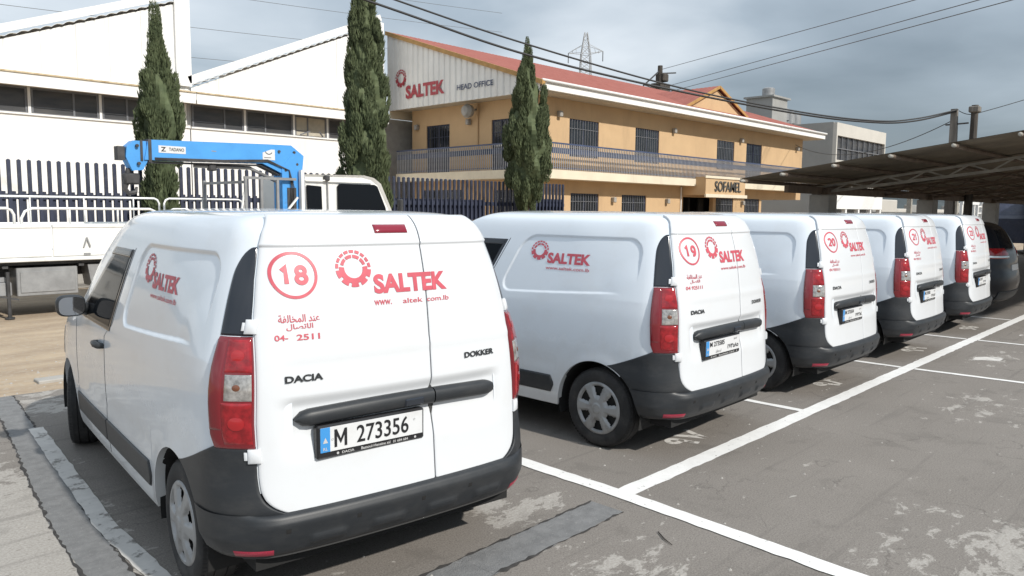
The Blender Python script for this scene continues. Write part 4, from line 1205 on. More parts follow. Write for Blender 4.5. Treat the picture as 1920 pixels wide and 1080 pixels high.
# small cross gable on the roof
q = MB(); q.prism([(33.9, 6.95), (40.6, 6.95), (37.23, 8.25)], 1, 21.0, 21.12); dg_ = inv(q.build('roof_gable', M['yellow_wall']), office)
for sg, xe in ((-1, 33.75), (1, 40.75)):
    q = MB(); xs2 = np.linspace(0, 1, 60)
    G = np.array([[(xe+(37.23-xe)*u, 20.85+v*4.2, 6.98+(8.42-6.98)*u+0.02*abs(math.sin(math.pi*(v*4.2)/0.25))) for u in np.linspace(0, 1, 12)] for v in np.linspace(0, 1, 70)])
    q.grid(G); o = q.build('gable_roof', M['roof_red'], fixn=False); o.parent = dg_
    q = MB(); q.bar((xe, 20.84, 6.93), (37.23, 20.84, 8.37), 0.06, 0.14); o = q.build('verge_trim', M['ochre_trim']); o.parent = dg_
# raised letters on the gable
fg = lambda a, b: (21.955, 29.0-a, b)
q = MB()
put_gear(q, 0.52, 7.72, 0.40, 0.40, fg); put_text(q, 'SALTEK', 0.87, 3.57, 6.76, 7.36, fg, bold=0.045)
inv(q.build('company_sign', M['sign_red'], fixn=False), office)
q = MB(); put_text(q, 'HEAD OFFICE', 4.36, 6.56, 6.80, 7.03, fg, bold=0.02); inv(q.build('sign_lettering', M['sign_blue'], fixn=False), office)
# wall lamps and the round flood light
def wall_lamp(p, axis):
    q = MB()
    x, y, z = p
    if axis == 1: q.bbox(x-0.10, x+0.10, y-0.20, y, z-0.14, z+0.10, 0.03)
    else: q.bbox(x-0.20, x, y-0.10, y+0.10, z-0.14, z+0.10, 0.03)
    inv(q.build('wall_lamp', M['concrete']), office)
for x in (24.11, 32.74, 39.6, 46.84): wall_lamp((x, OY0, 5.74), 1)
for x in (27.9, 32.3, 40.0): wall_lamp((x, OY0, 2.30), 1)
for y in (24.84, 28.41): wall_lamp((OX0, y, 5.6), 0)
q = MB(); q.lathe([(22.15, 0.001), (22.2, 0.20), (22.35, 0.30), (22.55, 0.26), (22.6, 0.001)], (0, 24.44, 5.98), 16, 0); q.bar((22.55, 24.44, 5.98), (22.9, 24.44, 6.1), 0.06)
inv(q.build('flood_light', M['concrete'], smooth=40), office)
inv(MB().tube([(22.86, 24.3, 3.4), (22.86, 24.3, 6.3)], 0.03, 6).build('drain_pipe', M['yellow_wall']), office)
inv(MB().tube([(33.6, 20.76, 0.2), (33.6, 20.76, 3.0)], 0.04, 6).build('drain_pipe', M['fascia']), office)

# ---- warehouses -----------------------------------------------------
WY = 29.0
def warehouse(x0, x1, z0, z1, rx0, label, first_win):
    """saw-tooth gable: roof verge rises from (x0, z0) to (x1, z1)"""
    t = empty('warehouse', ((x0+x1)/2, WY, 0), 0, label, 'building', 'white warehouses with saw-tooth gables')
    I = lambda o: inv(o, t)
    I(MB().box(x0, x1-0.003, WY, WY+0.3, 0, 4.74).build('wall', M['wall_white']))
    I(MB().box(x0, x1-0.003, WY+0.75, WY+0.9, 4.70, 5.75).build('recess_wall', M['frame_grey']))
    # eave ledge and gutter
    I(MB().box(x0, x1-0.003, WY-0.55, WY+0.7, 5.66, 5.74).build('ledge', M['soffit']))
    I(MB().box(x0, x1-0.003, WY-0.60, WY-0.551, 5.60, 5.98).build('ledge_fascia', M['wall_white']))
    I(MB().box(x0, x1-0.003, WY-0.64, WY-0.50, 5.982, 6.03).build('gutter_edge', M['gutter']))
    I(MB().box(x0, x1-0.003, WY-0.06, WY+0.02, 4.741, 4.80).build('sill', M['wall_white']))
    # gable cladding, ribbed, in sheets
    k = 0; xa = x0
    vz = lambda x: z0+(z1-z0)*(x-x0)/(x1-x0)
    while xa < x1-0.05:
        xb = min(xa+1.06, x1)
        xs = np.unique(np.round(np.r_[xa, xb-0.004, [v for v in np.arange(xa, xb-0.004, 0.03)]], 4))
        G = np.array([[(x, WY-0.10-rib(x, 0.30, 0.028), 5.75) for x in xs], [(x, WY-0.10-rib(x, 0.30, 0.028), vz(x)) for x in xs]])
        q = MB(); q.grid(G); B = G.copy(); B[:, :, 1] = WY+0.05; q.grid(B)
        I(q.build('cladding_sheet', M['clad_white'], fixn=False)); xa = xb
    # corrugated roof sheet over the verge
    L = math.hypot(x1-x0, z1-z0); n = int(L/0.06)
    u = np.linspace(0, 1, n); wav = 0.05*np.abs(np.sin(math.pi*u*L/0.36))
    ax, az = -(z1-z0)/L, (x1-x0)/L
    G = np.array([[(x0+(x1-x0)*a+ax*(0.06+b), y, z0+(z1-z0)*a+az*(0.06+b)) for a, b in zip(u, wav)] for y in (WY-0.21, WY+16)])
    q = MB(); q.grid(G)
    G2 = np.array([[(x0+(x1-x0)*a+ax*(0.06+b-0.012), y, z0+(z1-z0)*a+az*(0.06+b-0.012)) for a, b in zip(u, wav)] for y in (WY-0.21, WY+16)])
    q.grid(G2[::-1]); q.add([tuple(p) for p in G[0]]+[tuple(p) for p in G2[0]], [(i, i+1, n+i+1, n+i) for i in range(n-1)])
    I(q.build('roof_sheet', M['clad_white'], fixn=False))
    q = MB(); q.add([(x0+ax*0.16, WY-0.24, z0+az*0.16), (x1+ax*0.16, WY-0.24, z1+az*0.16), (x1+ax*0.42, WY-0.24, z1+az*0.42), (x0+ax*0.42, WY-0.24, z0+az*0.42), (x0+ax*0.16, WY-0.19, z0+az*0.16), (x1+ax*0.16, WY-0.19, z1+az*0.16), (x1+ax*0.42, WY-0.19, z1+az*0.42), (x0+ax*0.42, WY-0.19, z0+az*0.42)], [(0,1,2,3),(7,6,5,4),(0,4,5,1),(3,2,6,7),(0,3,7,4),(1,5,6,2)])
    I(q.build('verge_flashing', M['clad_white']))
    # vertical corner flashing and north light wall of the saw tooth
    I(MB().box(x1-0.52, x1+0.03, WY-0.24, WY-0.131, 6.25, z1+0.05).build('corner_flashing', M['clad_white']))
    I(MB().box(x1-0.08, x1-0.003, WY+0.06, WY+16, 5.75, z1).build('saw_tooth_wall', M['clad_white']))
    I(MB().box(x0, x0+0.2, WY+0.31, WY+16, 0, 5.7).build('end_wall', M['wall_white']))
    # window band
    xw = x0+0.12; i = first_win
    while xw < x1-0.3:
        kind = i % 4
        ww = 2.05 if kind != 2 else 1.5
        xe = min(xw+ww, x1-0.15)
        f = MB(); fz0, fz1, yy0, yy1 = 4.80, 5.655, WY+0.14, WY+0.22
        f.box(xw, xw+0.06, yy0, yy1, fz0, fz1); f.box(xe-0.06, xe, yy0, yy1, fz0, fz1)
        f.box(xw+0.06, xe-0.06, yy0, yy1, fz1-0.06, fz1); f.box(xw+0.06, xe-0.06, yy0, yy1, fz0, fz0+0.05)
        xm = xw+(xe-xw)*(0.62 if kind == 0 else 0.4); f.box(xm-0.03, xm+0.03, yy0, yy1, fz0+0.05, fz1-0.06)
        f.box(xw+0.06, xm-0.03, yy0+0.01, yy1-0.01, fz0+0.22, fz0+0.25)
        wo = I(f.build('window', M['frame_grey']))
        for a, b in ((xw+0.06, xm-0.03), (xm+0.03, xe-0.06)):
            if b-a < 0.05: continue
            o = MB().box(a, b, yy0+0.03, yy0+0.04, fz0+0.05, fz1-0.06).build('pane', M['shutter'] if kind == 2 else M['win_dusty'])
            o.parent = wo
        if kind == 2:
            q = MB(); q.bar((xw+0.2, WY+0.10, 4.86), (xw+0.55, WY-0.12, 5.02), 0.05); q.bar((xe-0.2, WY+0.10, 4.86), (xe-0.5, WY-0.12, 5.02), 0.05)
            o = q.build('bracket', M['frame_grey']); o.parent = wo
        I(MB().box(xe+0.015, xe+0.10, WY+0.12, WY+0.24, 4.80, 5.655).build('mullion', M['wall_white']))
        xw = xe+0.115; i += 1
    return t
wh = warehouse(1.2, 12.42, 5.0, 9.35, 0, 'white warehouse with saw-tooth gable, left of the photo, behind the shortest-trunked cypress', 1)
wh['label'] = 'larger white warehouse with saw-tooth gable at the left edge, behind the blue crane boom'
warehouse(12.46, 21.2, 6.22, 10.05, 0, 'white warehouse with lower saw-tooth gable between the large warehouse and the office', 0)
# connecting wall and small beam between the warehouse and the office
cw = MB(); cw.box(21.25, 25.5, 29.6, 29.8, 0, 6.0)
tag(cw.build('link_wall', M['concrete']), 'plain grey wall filling the gap between warehouse and office', 'wall')

# ---- navy picket fence ----------------------------------------------
FY = 18.6
fence = empty('picket_fence', (13, FY, 0), 0, 'tall navy blue steel picket fence in front of the white warehouses', 'fence')
inv(MB().box(2.0, 21.9, FY-0.10, FY+0.10, 0, 0.55).build('plinth', M['concrete']), fence)
inv(MB().box(2.0, 21.95, FY-0.02, FY+0.02, 1.93, 2.05).build('rail', M['navy']), fence)
inv(MB().box(2.0, 21.95, FY-0.02, FY+0.02, 0.75, 0.85).build('rail', M['navy']), fence)
inv(MB().box(13.6, 17.9, FY+0.09, FY+0.12, 1.45, 2.12).build('sheet_panel', M['navy']), fence)
inv(MB().box(19.9, 21.95, FY+0.09, FY+0.12, 1.40, 2.20).build('sheet_panel', M['navy']), fence)
tall = MB().box(-0.033, 0.033, -0.07, 0.0, 0.58, 2.74); tall.add([(-0.033, -0.07, 2.741), (0.033, -0.07, 2.741), (0.033, 0, 2.741), (-0.033, 0, 2.741), (0, -0.035, 2.765)], [(0,1,4),(1,2,4),(2,3,4),(3,0,4)])
tall = tall.build('picket', M['navy'])
short = MB().box(-0.035, 0.035, 0.022, 0.07, 0.58, 2.10).build('picket', M['navy'])
for i, x in enumerate(np.arange(2.1, 21.9, 0.186)):
    o = tall if i == 0 else bpy.data.objects.new('picket', tall.data)
    if i: COL.objects.link(o)
    o.location = (x, FY-0.022, 0); inv(o, fence)
    o = short if i == 0 else bpy.data.objects.new('picket', short.data)
    if i: COL.objects.link(o)
    o.location = (x+0.093, FY, 0); inv(o, fence)

# ---- cypress trees ---------------------------------------------------
M['leaf'] = material('cypress_foliage', (0.105, 0.130, 0.060), rough=0.8, color2=(0.058, 0.078, 0.034), vscale=3.0, dirt=((0.155, 0.150, 0.080), 0.6, 9, 0.55, 0.8))
M['bark'] = material('cypress_bark', (0.20, 0.155, 0.115), rough=0.95, vary=0.3, vscale=8, bump=0.6, bscale=25, stretch=(1, 1, 0.2))
def cypress(x, y, prof, label, seed, nspray, lobes=()):
    """prof: (z, radius) silhouette; many upright feathery sprays around an uneven column"""
    rg = np.random.default_rng(seed)
    t = empty('cypress_tree', (x, y, 0), rg.uniform(0, 6), label, 'tree', 'cypress trees along the fence')
    t.rotation_euler = (0, 0, 0)
    zs = np.array([p[0] for p in prof]); rs = np.array([p[1] for p in prof])
    z0, z1 = zs[0], zs[-1]
    q = MB(); q.tube([(0, 0, -0.1), (0.03, 0.01, z0*0.6), (0.0, 0.02, z0+0.6), (0, 0, z1*0.7)], [0.13, 0.105, 0.09, 0.03], 9)
    for k in range(7):
        a = rg.uniform(0, 6.28); zb = z0+rg.uniform(-0.15, 0.6)
        q.tube([(0.05*math.cos(a), 0.05*math.sin(a), zb), (0.25*math.cos(a), 0.25*math.sin(a), zb+0.45), (0.36*math.cos(a), 0.36*math.sin(a), zb+1.1)], [0.04, 0.03, 0.012], 6)
    q.build('trunk', M['bark'], t, smooth=True)
    # clump centres: elongated vertical tufts
    nc = int(90*(z1-z0)/4)
    C = []
    for k in range(nc):
        u = rg.uniform(0, 1)**1.15; z = z0+(z1-z0)*u*0.97
        r = np.interp(z, zs, rs); a = rg.uniform(0, 2*math.pi)
        rr = r*rg.uniform(0.45, 0.88)
        C.append((rr*math.cos(a), rr*math.sin(a), z, 0.05+0.15*min(r, 1)*rg.uniform(0.6, 1.2), 0.34*rg.uniform(0.7, 1.6)))
    for (lx, ly, lz, lr, lh) in lobes:
        for k in range(14): C.append((lx+rg.normal(0, lr*0.4), ly+rg.normal(0, lr*0.4), lz+rg.uniform(-lh, lh), lr*0.55, lh*0.4))
    C = np.array(C)
    nv = nspray; idx = rg.integers(0, len(C), nv); c = C[idx]
    d = rg.normal(0, 1, (nv, 3)); d /= np.linalg.norm(d, axis=1)[:, None]; rad = rg.uniform(0.5, 1.0, nv)**0.5
    base = c[:, :3]+d*rad[:, None]*np.stack([c[:, 3], c[:, 3], c[:, 4]], 1)
    outv = base.copy(); outv[:, 2] = 0; outv /= np.maximum(np.linalg.norm(outv, axis=1), 0.05)[:, None]
    dirv = np.stack([outv[:, 0]*0.26, outv[:, 1]*0.26, np.ones(nv)], 1)+rg.normal(0, 0.17, (nv, 3)); dirv /= np.linalg.norm(dirv, axis=1)[:, None]
    side = np.cross(dirv, rg.normal(0, 1, (nv, 3))); side /= np.linalg.norm(side, axis=1)[:, None]
    ln = rg.uniform(0.08, 0.17, nv)[:, None]; wd = rg.uniform(0.009, 0.019, nv)[:, None]
    top = np.interp(base[:, 2], zs, rs)
    sh = np.clip(top/0.25, 0.35, 1)[:, None]; ln = ln*sh; wd = wd*sh
    a = base-side*wd*0.5; b = base+dirv*ln*0.45-side*wd; e = base+dirv*ln; f = base+dirv*ln*0.45+side*wd; g_ = base+side*wd*0.5
    V = np.stack([a, b, e, f, g_], 1).reshape(-1, 3)
    V[:, 2] = np.minimum(V[:, 2], z1+0.1)
    F = np.arange(nv*5).reshape(nv, 5)
    # dark inner mass so that the column is dense
    me = bpy.data.meshes.new('crown')
    core_n, core_m = 24, 40
    cz = np.linspace(z0+0.1, z1-0.25, core_m); cv = []
    for z in cz:
        for k in range(core_n):
            an = 2*math.pi*k/core_n; r = np.interp(z, zs, rs)*0.72*(0.85+0.3*math.sin(3*an+z*2.2)*math.sin(z*3.1+an))
            cv.append((r*math.cos(an), r*math.sin(an), z))
    nb = len(V); cf = [(nb+i*core_n+k, nb+i*core_n+(k+1) % core_n, nb+(i+1)*core_n+(k+1) % core_n, nb+(i+1)*core_n+k) for i in range(core_m-1) for k in range(core_n)]
    me.from_pydata(np.vstack([V, np.array(cv)]).tolist(), [], F.tolist()+cf)
    me.materials.append(M['leaf'])
    o = bpy.data.objects.new('crown', me); COL.objects.link(o); o.parent = t
    return t
cypress(6.93, 17.8, [(0.5, 0.30), (1.2, 0.42), (1.9, 0.45), (2.6, 0.50), (3.3, 0.54), (3.9, 0.50), (4.5, 0.37), (5.0, 0.22), (5.4, 0.14), (5.9, 0.09), (6.25, 0.03)], 'short slender cypress standing behind the blue crane boom', 3, 52000, ((-0.33, -0.3, 4.15, 0.16, 0.4),))
cypress(12.5, 17.8, [(0.6, 0.35), (1.3, 0.58), (2.1, 0.75), (2.9, 0.83), (3.6, 0.80), (4.5, 0.70), (5.4, 0.60), (6.2, 0.50), (6.9, 0.38), (7.5, 0.22), (8.1, 0.05)], 'tallest dense cypress, cut by the top edge, next to the truck cab', 5, 90000)
cypress(19.05, 17.8, [(1.95, 0.26), (2.3, 0.50), (2.8, 0.76), (3.3, 0.87), (3.8, 0.85), (4.4, 0.75), (5.0, 0.62), (5.6, 0.47), (6.2, 0.30), (6.8, 0.14), (7.45, 0.03)], 'forked cypress with bare trunk in front of the office corner', 9, 72000, ((0.42, -0.28, 5.05, 0.20, 0.70),))

# ---- crane truck -----------------------------------------------------
M['truck_white'] = material('truck_white', (0.78, 0.78, 0.76), rough=0.45, coat=0.3, vary=0.03, vscale=2, dirt=((0.48, 0.43, 0.36), 0.6, 2.4, 0.56, 0.8, (1, 1, 0.5)))
M['crane_blue'] = material('crane_blue', (0.070, 0.31, 0.70), rough=0.42, coat=0.2, vary=0.06, vscale=3, dirt=((0.10, 0.13, 0.18), 0.6, 5, 0.62, 0.8))
M['steel_grey'] = material('galvanised_steel', (0.30, 0.305, 0.31), rough=0.5, metal=0.4, vary=0.15, vscale=4)
M['dark_steel'] = material('dark_steel', (0.05, 0.05, 0.052), rough=0.6, vary=0.3, vscale=6)
TY = 14.1
truck = empty('crane_truck', (6.0, 15.1, 0), 0, 'white flatbed truck with blue folded loader crane behind its cab', 'truck')
T_ = lambda o: inv(o, truck)
X0B, X1B = 0.4, 7.05
q = MB(); q.box(X0B, X1B, TY+0.03, TY+2.0, 0.96, 1.08); bed = T_(q.build('bed_floor', M['truck_white']))
q = MB(); q.bbox(X0B, X1B, TY-0.02, TY+0.03, 0.90, 0.965, 0.01); T_(q.build('side_rail', M['truck_white']))
for k, (a, b) in enumerate(((0.42, 3.70), (3.72, 7.03))):
    q = MB(); q.bbox(a, b, TY, TY+0.045, 0.972, 1.50, 0.012)
    q.bbox(a, b, TY-0.015, TY+0.06, 1.44, 1.505, 0.012)
    side = T_(q.build('drop_side', M['truck_white']))
    for x in np.arange(a+0.5, b-0.2, 0.9):
        h = MB(); h.bar((x-0.05, TY-0.02, 1.12), (x, TY-0.025, 1.28), 0.02); h.bar((x+0.05, TY-0.02, 1.12), (x, TY-0.025, 1.28), 0.02); h.box(x-0.05, x+0.05, TY-0.02, TY+0.0, 0.985, 1.02)
        o = h.build('latch', M['steel_grey']); o.parent = side
q = MB(); q.bbox(X0B, X1B, TY+1.98, TY+2.03, 0.972, 1.50, 0.012); T_(q.build('drop_side', M['truck_white']))
# hoop rails on the near side (two levels) and the far side
def hoop(x0, x1, y, z0, z1, r=0.06):
    return [(x0, y, z0), (x0, y, z1-r), (x0+r*0.35, y, z1-r*0.3), (x0+r, y, z1), (x1-r, y, z1), (x1-r*0.35, y, z1-r*0.3), (x1, y, z1-r), (x1, y, z0)]
for a, b, r in ((0.5, 3.2, .1), (3.3, 5.45, .16), (5.55, 6.12, .16), (6.28, 7.0, .16)):
    q = MB(); q.tube(hoop(a, b, TY+0.05, 1.50, 1.76, r), 0.022, 8)
    for x in np.arange(a+0.7, b-0.3, 0.75): q.tube([(x, TY+0.05, 1.50), (x, TY+0.05, 1.76)], 0.016, 6)
    T_(q.build('hoop_rail', M['truck_white'], smooth=True))
for a, b in ((0.5, 3.0), (3.1, 6.2), (6.3, 8.0)):
    q = MB(); q.tube(hoop(a, b, TY+1.98, 1.50, 1.97, .1), 0.020, 8)
    for x in np.arange(a+0.8, b-0.3, 0.9): q.tube([(x, TY+1.98, 1.50), (x, TY+1.98, 1.97)], 0.014, 6)
    T_(q.build('hoop_rail', M['truck_white'], smooth=True))
# chassis, wheels, boxes
q = MB(); q.box(X0B, 10.2, TY+0.55, TY+0.68, 0.62, 0.90); q.box(X0B, 10.2, TY+1.35, TY+1.48, 0.62, 0.90); q.box(X0B, 8.0, TY+0.15, TY+1.9, 0.84, 0.895)
for x in np.arange(0.8, 8, 1.1): q.box(x, x+0.08, TY+0.05, TY+1.95, 0.80, 0.838)
T_(q.build('chassis', M['dark_steel']))
def twheel(x, y):
    q = MB(); q.lathe([(-0.12, 0.24), (-0.13, 0.36), (-0.10, 0.41), (0.10, 0.41), (0.13, 0.36), (0.12, 0.24)], (x, y, 0.41), 32, 1)
    wo = T_(q.build('wheel', M['tyre'], smooth=40))
    h = MB(); h.lathe([(-0.07, 0.24), (-0.04, 0.18), (-0.02, 0.10), (-0.09, 0.08), (-0.09, 0.001)], (x, y, 0.41), 24, 1)
    o = h.build('rim', M['steel_grey'], smooth=40); o.parent = wo
for x in (1.75, 9.6):
    twheel(x, TY+0.18); twheel(x, TY+1.82)
q = MB(); q.bbox(3.19, 4.08, TY+0.06, TY+0.55, 0.34, 0.80, 0.012); tb = T_(q.build('tool_box', M['steel_grey']))
q = MB(); q.bbox(3.24, 4.03, TY+0.045, TY+0.06, 0.40, 0.74, 0.004); o = q.build('lid', M['steel_grey']); o.parent = tb
q = MB(); q.bbox(2.82, 3.12, TY+0.06, TY+0.45, 0.36, 0.58, 0.012); q.bbox(2.88, 3.06, TY+0.1, TY+0.3, 0.581, 0.66, 0.01); T_(q.build('battery_box', M['steel_grey']))
q = MB(); q.tube([(3.06, TY+0.02, 0.02), (3.06, TY+0.02, 0.75)], 0.028, 8); q.lathe([(0.0, 0.07), (0.025, 0.07), (0.026, 0.001)], (3.06, TY+0.02, 0), 12, 2); q.bar((2.95, TY+0.02, 0.36), (3.2, TY+0.02, 0.30), 0.03); T_(q.build('support_leg', M['dark_steel']))
q = MB(); q.add([(4.25, TY+0.1, 0.82), (4.9, TY+0.1, 0.82), (4.75, TY+0.1, 0.60), (4.3, TY+0.1, 0.45), (4.25, TY+0.5, 0.82), (4.9, TY+0.5, 0.82), (4.75, TY+0.5, 0.60), (4.3, TY+0.5, 0.45)], [(0,1,2,3),(7,6,5,4),(0,4,5,1),(1,5,6,2),(2,6,7,3),(3,7,4,0)]); T_(q.build('mudguard', M['steel_grey']))
q = MB(); q.box(5.0, 6.6, TY+0.2, TY+1.8, 0.4, 0.8); T_(q.build('fuel_tank', M['dark_steel']))
# headboard frame
q = MB()
for x in (7.12, 7.45, 7.80): q.bar((x, TY+0.07, 1.1), (x, TY+0.07, 2.36), 0.05)
q.bar((7.09, TY+0.07, 2.385), (8.21, TY+0.07, 2.385), 0.05); q.bar((7.15, TY+0.07, 1.75), (8.2, TY+0.07, 1.75), 0.04)
q.bar((7.12, TY+0.16, 2.3), (7.12, TY+1.9, 2.3), 0.05); q.bar((7.12, TY+1.9, 1.1), (7.12, TY+1.9, 2.36), 0.06)
T_(q.build('headboard_frame', M['steel_grey']))
q = MB(); q.box(8.30, 8.37, TY+0.0, TY+0.10, 1.1, 2.58); T_(q.build('headboard_post', M['truck_white'])); q = MB(); q.bar((7.02, TY+0.1, 1.62), (7.10, TY+0.1, 2.10), 0.03); T_(q.build('headboard_brace', M['truck_white'])); q = MB(); q.bar((8.0, TY+0.05, 1.75), (8.24, TY+0.05, 2.02), 0.035); T_(q.build('headboard_brace', M['truck_white']))
# crane: column, boom, jib, hook
cr = T_(MB().prism([(7.80, 1.1), (8.24, 1.1), (8.24, 2.80), (8.12, 2.98), (7.80, 2.62)], 1, TY+0.14, TY+0.48).build('crane_column', M['crane_blue']))
o = MB().box(7.90, 8.10, TY+0.125, TY+0.139, 1.7, 2.2).build('control_plate', M['dark_steel']); o.parent = cr
bo = T_(MB().prism([(5.18, 2.62), (7.40, 2.665), (7.96, 2.42), (8.26, 2.52), (8.30, 2.86), (8.02, 3.06), (7.50, 3.05), (5.25, 2.98)], 1, TY+0.16, TY+0.46).build('crane_boom', M['crane_blue']))
q = MB(); q.prism([(5.2, 2.597), (7.40, 2.642), (7.95, 2.40), (7.95, 2.375), (7.39, 2.615), (5.2, 2.57)], 1, TY+0.21, TY+0.41); o = q.build('boom_cylinder', M['dark_steel']); o.parent = bo
q = MB(); q.prism([(4.98, 2.42), (5.16, 2.44), (5.24, 2.60), (5.22, 2.95), (5.02, 2.95), (4.90, 2.84), (4.88, 2.66)], 1, TY+0.19, TY+0.43); ji = q.build('boom_tip', M['crane_blue']); ji.parent = bo
for nm_, b_ in (('boom_lamp', (4.76, 4.875, TY+0.22, TY+0.40, 2.60, 2.84)), ('boom_collar', (5.245, 5.30, TY+0.15, TY+0.47, 2.58, 2.99)), ('boom_collar', (5.12, 5.16, TY+0.175, TY+0.445, 2.60, 2.96))):
    o = MB().box(*b_).build(nm_, M['dark_steel']); o.parent = bo
q = MB(); q.tube([(4.96, TY+0.31, 2.46), (4.92, TY+0.31, 2.25), (4.88, TY+0.31, 2.10), (4.95, TY+0.31, 2.02), (5.06, TY+0.31, 2.05), (5.08, TY+0.31, 2.14)], [0.05, 0.055, 0.05, 0.045, 0.04, 0.02], 8); q.bbox(4.86, 5.12, TY+0.22, TY+0.40, 2.18, 2.38, 0.03); o = q.build('hook', M['dark_steel'], smooth=40); o.parent = bo
q = MB(); q.bbox(6.36, 6.50, TY+0.21, TY+0.36, 2.48, 2.60, 0.02); o = q.build('boom_pulley', M['dark_steel']); o.parent = bo
q = MB(); q.box(5.42, 5.90, TY+0.155, TY+0.159, 2.76, 2.89); dc = q.build('boom_decal', M['plate_white']); dc.parent = bo
q = MB(); put_text(q, 'TADANO', 5.60, 5.87, 2.80, 2.86, lambda a, b: (a, TY+0.153, b), 0.02); o = q.build('decal_lettering', M['plate_black'], fixn=False); o.parent = bo; q = MB(); put_text(q, 'Z', 5.46, 5.55, 2.785, 2.865, lambda a, b: (a, TY+0.153, b), 0.03); o = q.build('decal_lettering', M['plate_black'], fixn=False); o.parent = bo
q = MB(); q.prism([(7.40, 2.74), (7.66, 2.74), (7.66, 2.95), (7.58, 2.95), (7.40, 2.88)], 1, TY+0.155, TY+0.159); o = q.build('boom_decal', M['plate_white']); o.parent = bo
q = MB(); put_ring_seg(q, 7.53, 2.93, 0.07, 0.085, 200, 330, lambda a, b: (a, TY+0.153, b)); q.add([(7.43, TY+0.153, 2.78), (7.58, TY+0.153, 2.78), (7.58, TY+0.153, 2.79), (7.43, TY+0.153, 2.79)], [(0,1,2,3)]); o = q.build('decal_mark', M['plate_black'], fixn=False); o.parent = bo
q = MB(); q.add([(6.38, TY+0.157, 2.84), (6.47, TY+0.157, 2.835), (6.47, TY+0.157, 2.852), (6.38, TY+0.157, 2.857)], [(0,1,2,3)]); o = q.build('worn_marking', M['steel_grey'], fixn=False); o.parent = bo
q = MB(); q.tube([(6.1, TY+0.31, 2.56), (7.2, TY+0.31, 2.57), (7.86, TY+0.31, 2.28)], 0.035, 8); o = q.build('lift_ram', M['steel_grey'], smooth=True); o.parent = bo
for k_ in range(3):
    q = MB(); q.tube([(5.35, TY+0.15-0.0*k_, 2.63+0.016*k_), (6.6, TY+0.148, 2.655+0.016*k_), (7.5, TY+0.146, 2.70+0.02*k_), (7.95, TY+0.12, 2.55), (7.98+0.03*k_, TY+0.10, 2.2), (7.92+0.04*k_, TY+0.10, 1.6)], 0.010, 6); o = q.build('hydraulic_hose', M['dark_steel'], smooth=True); o.parent = bo
for bx_, bz_ in ((7.88, 2.55), (8.14, 2.68), (8.08, 2.92), (5.08, 2.55), (5.06, 2.86), (7.75, 2.92)):
    q = MB(); q.lathe([(TY+0.135, 0.001), (TY+0.135, 0.028), (TY+0.17, 0.030)], (bx_, 0, bz_), 10, 1); o = q.build('pin', M['dark_steel'], smooth=40); o.parent = bo
for o in [bo, cr]:
    o.scale = (1.019, 1, 1); o.location.z = 0.015
# cab
yA, yB = TY+0.02, TY+1.98
cabp = [(8.42, 0.72), (10.72, 0.72), (10.76, 1.30), (10.60, 1.80), (10.34, 2.36), (10.16, 2.48), (9.9, 2.53), (8.42, 2.50)]
q = MB(); n_ = len(cabp)
vs = []
for y, ins in ((yA+0.06, 0.06), (yA, 0.0), (yB, 0.0), (yB-0.06, 0.06)):
    pass
def cabring(y, ins, tum):
    return [(x-(ins if x > 9.5 else -ins), y+(tum*max(0, z-1.5)), z-(ins if z > 2.0 else 0)) for x, z in cabp]
rings = [cabring(yA+0.05, 0.05, 0.05), cabring(yA, 0.0, 0.05), cabring(yB, 0.0, -0.05), cabring(yB-0.05, 0.05, -0.05)]
for r_ in rings: vs += r_
fs = [tuple(range(n_))[::-1], tuple(range(3*n_, 4*n_))]
for i in range(3):
    for k in range(n_): fs.append((i*n_+k, i*n_+(k+1) % n_, (i+1)*n_+(k+1) % n_, (i+1)*n_+k))
cab = T_(q.add(vs, fs).build('cab', M['truck_white'], smooth=35))
def on_cab(poly, off, name, mat):
    vs = []
    for x, z in poly: vs.append((x, yA+0.05*max(0, z-1.5)-off+0.05, z))
    b = [(x, y+0.03, z) for x, y, z in vs]; n = len(poly)
    o = MB().add(vs+b, [tuple(range(n)), tuple(range(n, 2*n))[::-1]]+[(i, (i+1) % n, n+(i+1) % n, n+i) for i in range(n)]).build(name, mat); o.parent = cab; return o
on_cab([(9.20, 1.60), (10.47, 1.60), (10.44, 1.82), (10.24, 2.29), (10.16, 2.33), (9.26, 2.33), (9.21, 2.28)], 0.058, 'side_window', M['glass'])
on_cab([(8.46, 1.60), (8.80, 1.60), (8.80, 2.26), (8.46, 2.28)], 0.058, 'side_window', M['glass'])
on_cab([(8.95, 0.9), (8.97, 0.9), (8.97, 2.40), (8.95, 2.40)], 0.053, 'door_gap', M['steel_grey'])
on_cab([(8.40, 2.375), (10.1, 2.375), (10.1, 2.40), (8.40, 2.40)], 0.075, 'drip_rail', M['truck_white'])
q = MB(); q.bbox(8.88, 8.99, yA-0.02, yA+0.10, 2.38, 2.49, 0.02); o = q.build('cab_lamp', M['dark_steel']); o.parent = cab
q = MB(); q.tube([(10.55, yA, 1.6), (10.72, yA-0.12, 1.75), (10.74, yA-0.14, 2.0)], 0.012, 6); q.bbox(10.70, 10.78, yA-0.22, yA-0.06, 1.72, 2.02, 0.02); o = q.build('mirror', M['dark_steel']); o.parent = cab
on_cab([(10.54, 1.92), (10.585, 1.84), (10.36, 2.34), (10.33, 2.36)], 0.03, 'windscreen_edge', M['glass'])
q = MB(); q.box(10.70, 10.85, TY+0.05, TY+1.95, 0.5, 0.80); o = q.build('front_bumper', M['truck_white']); o.parent = cab

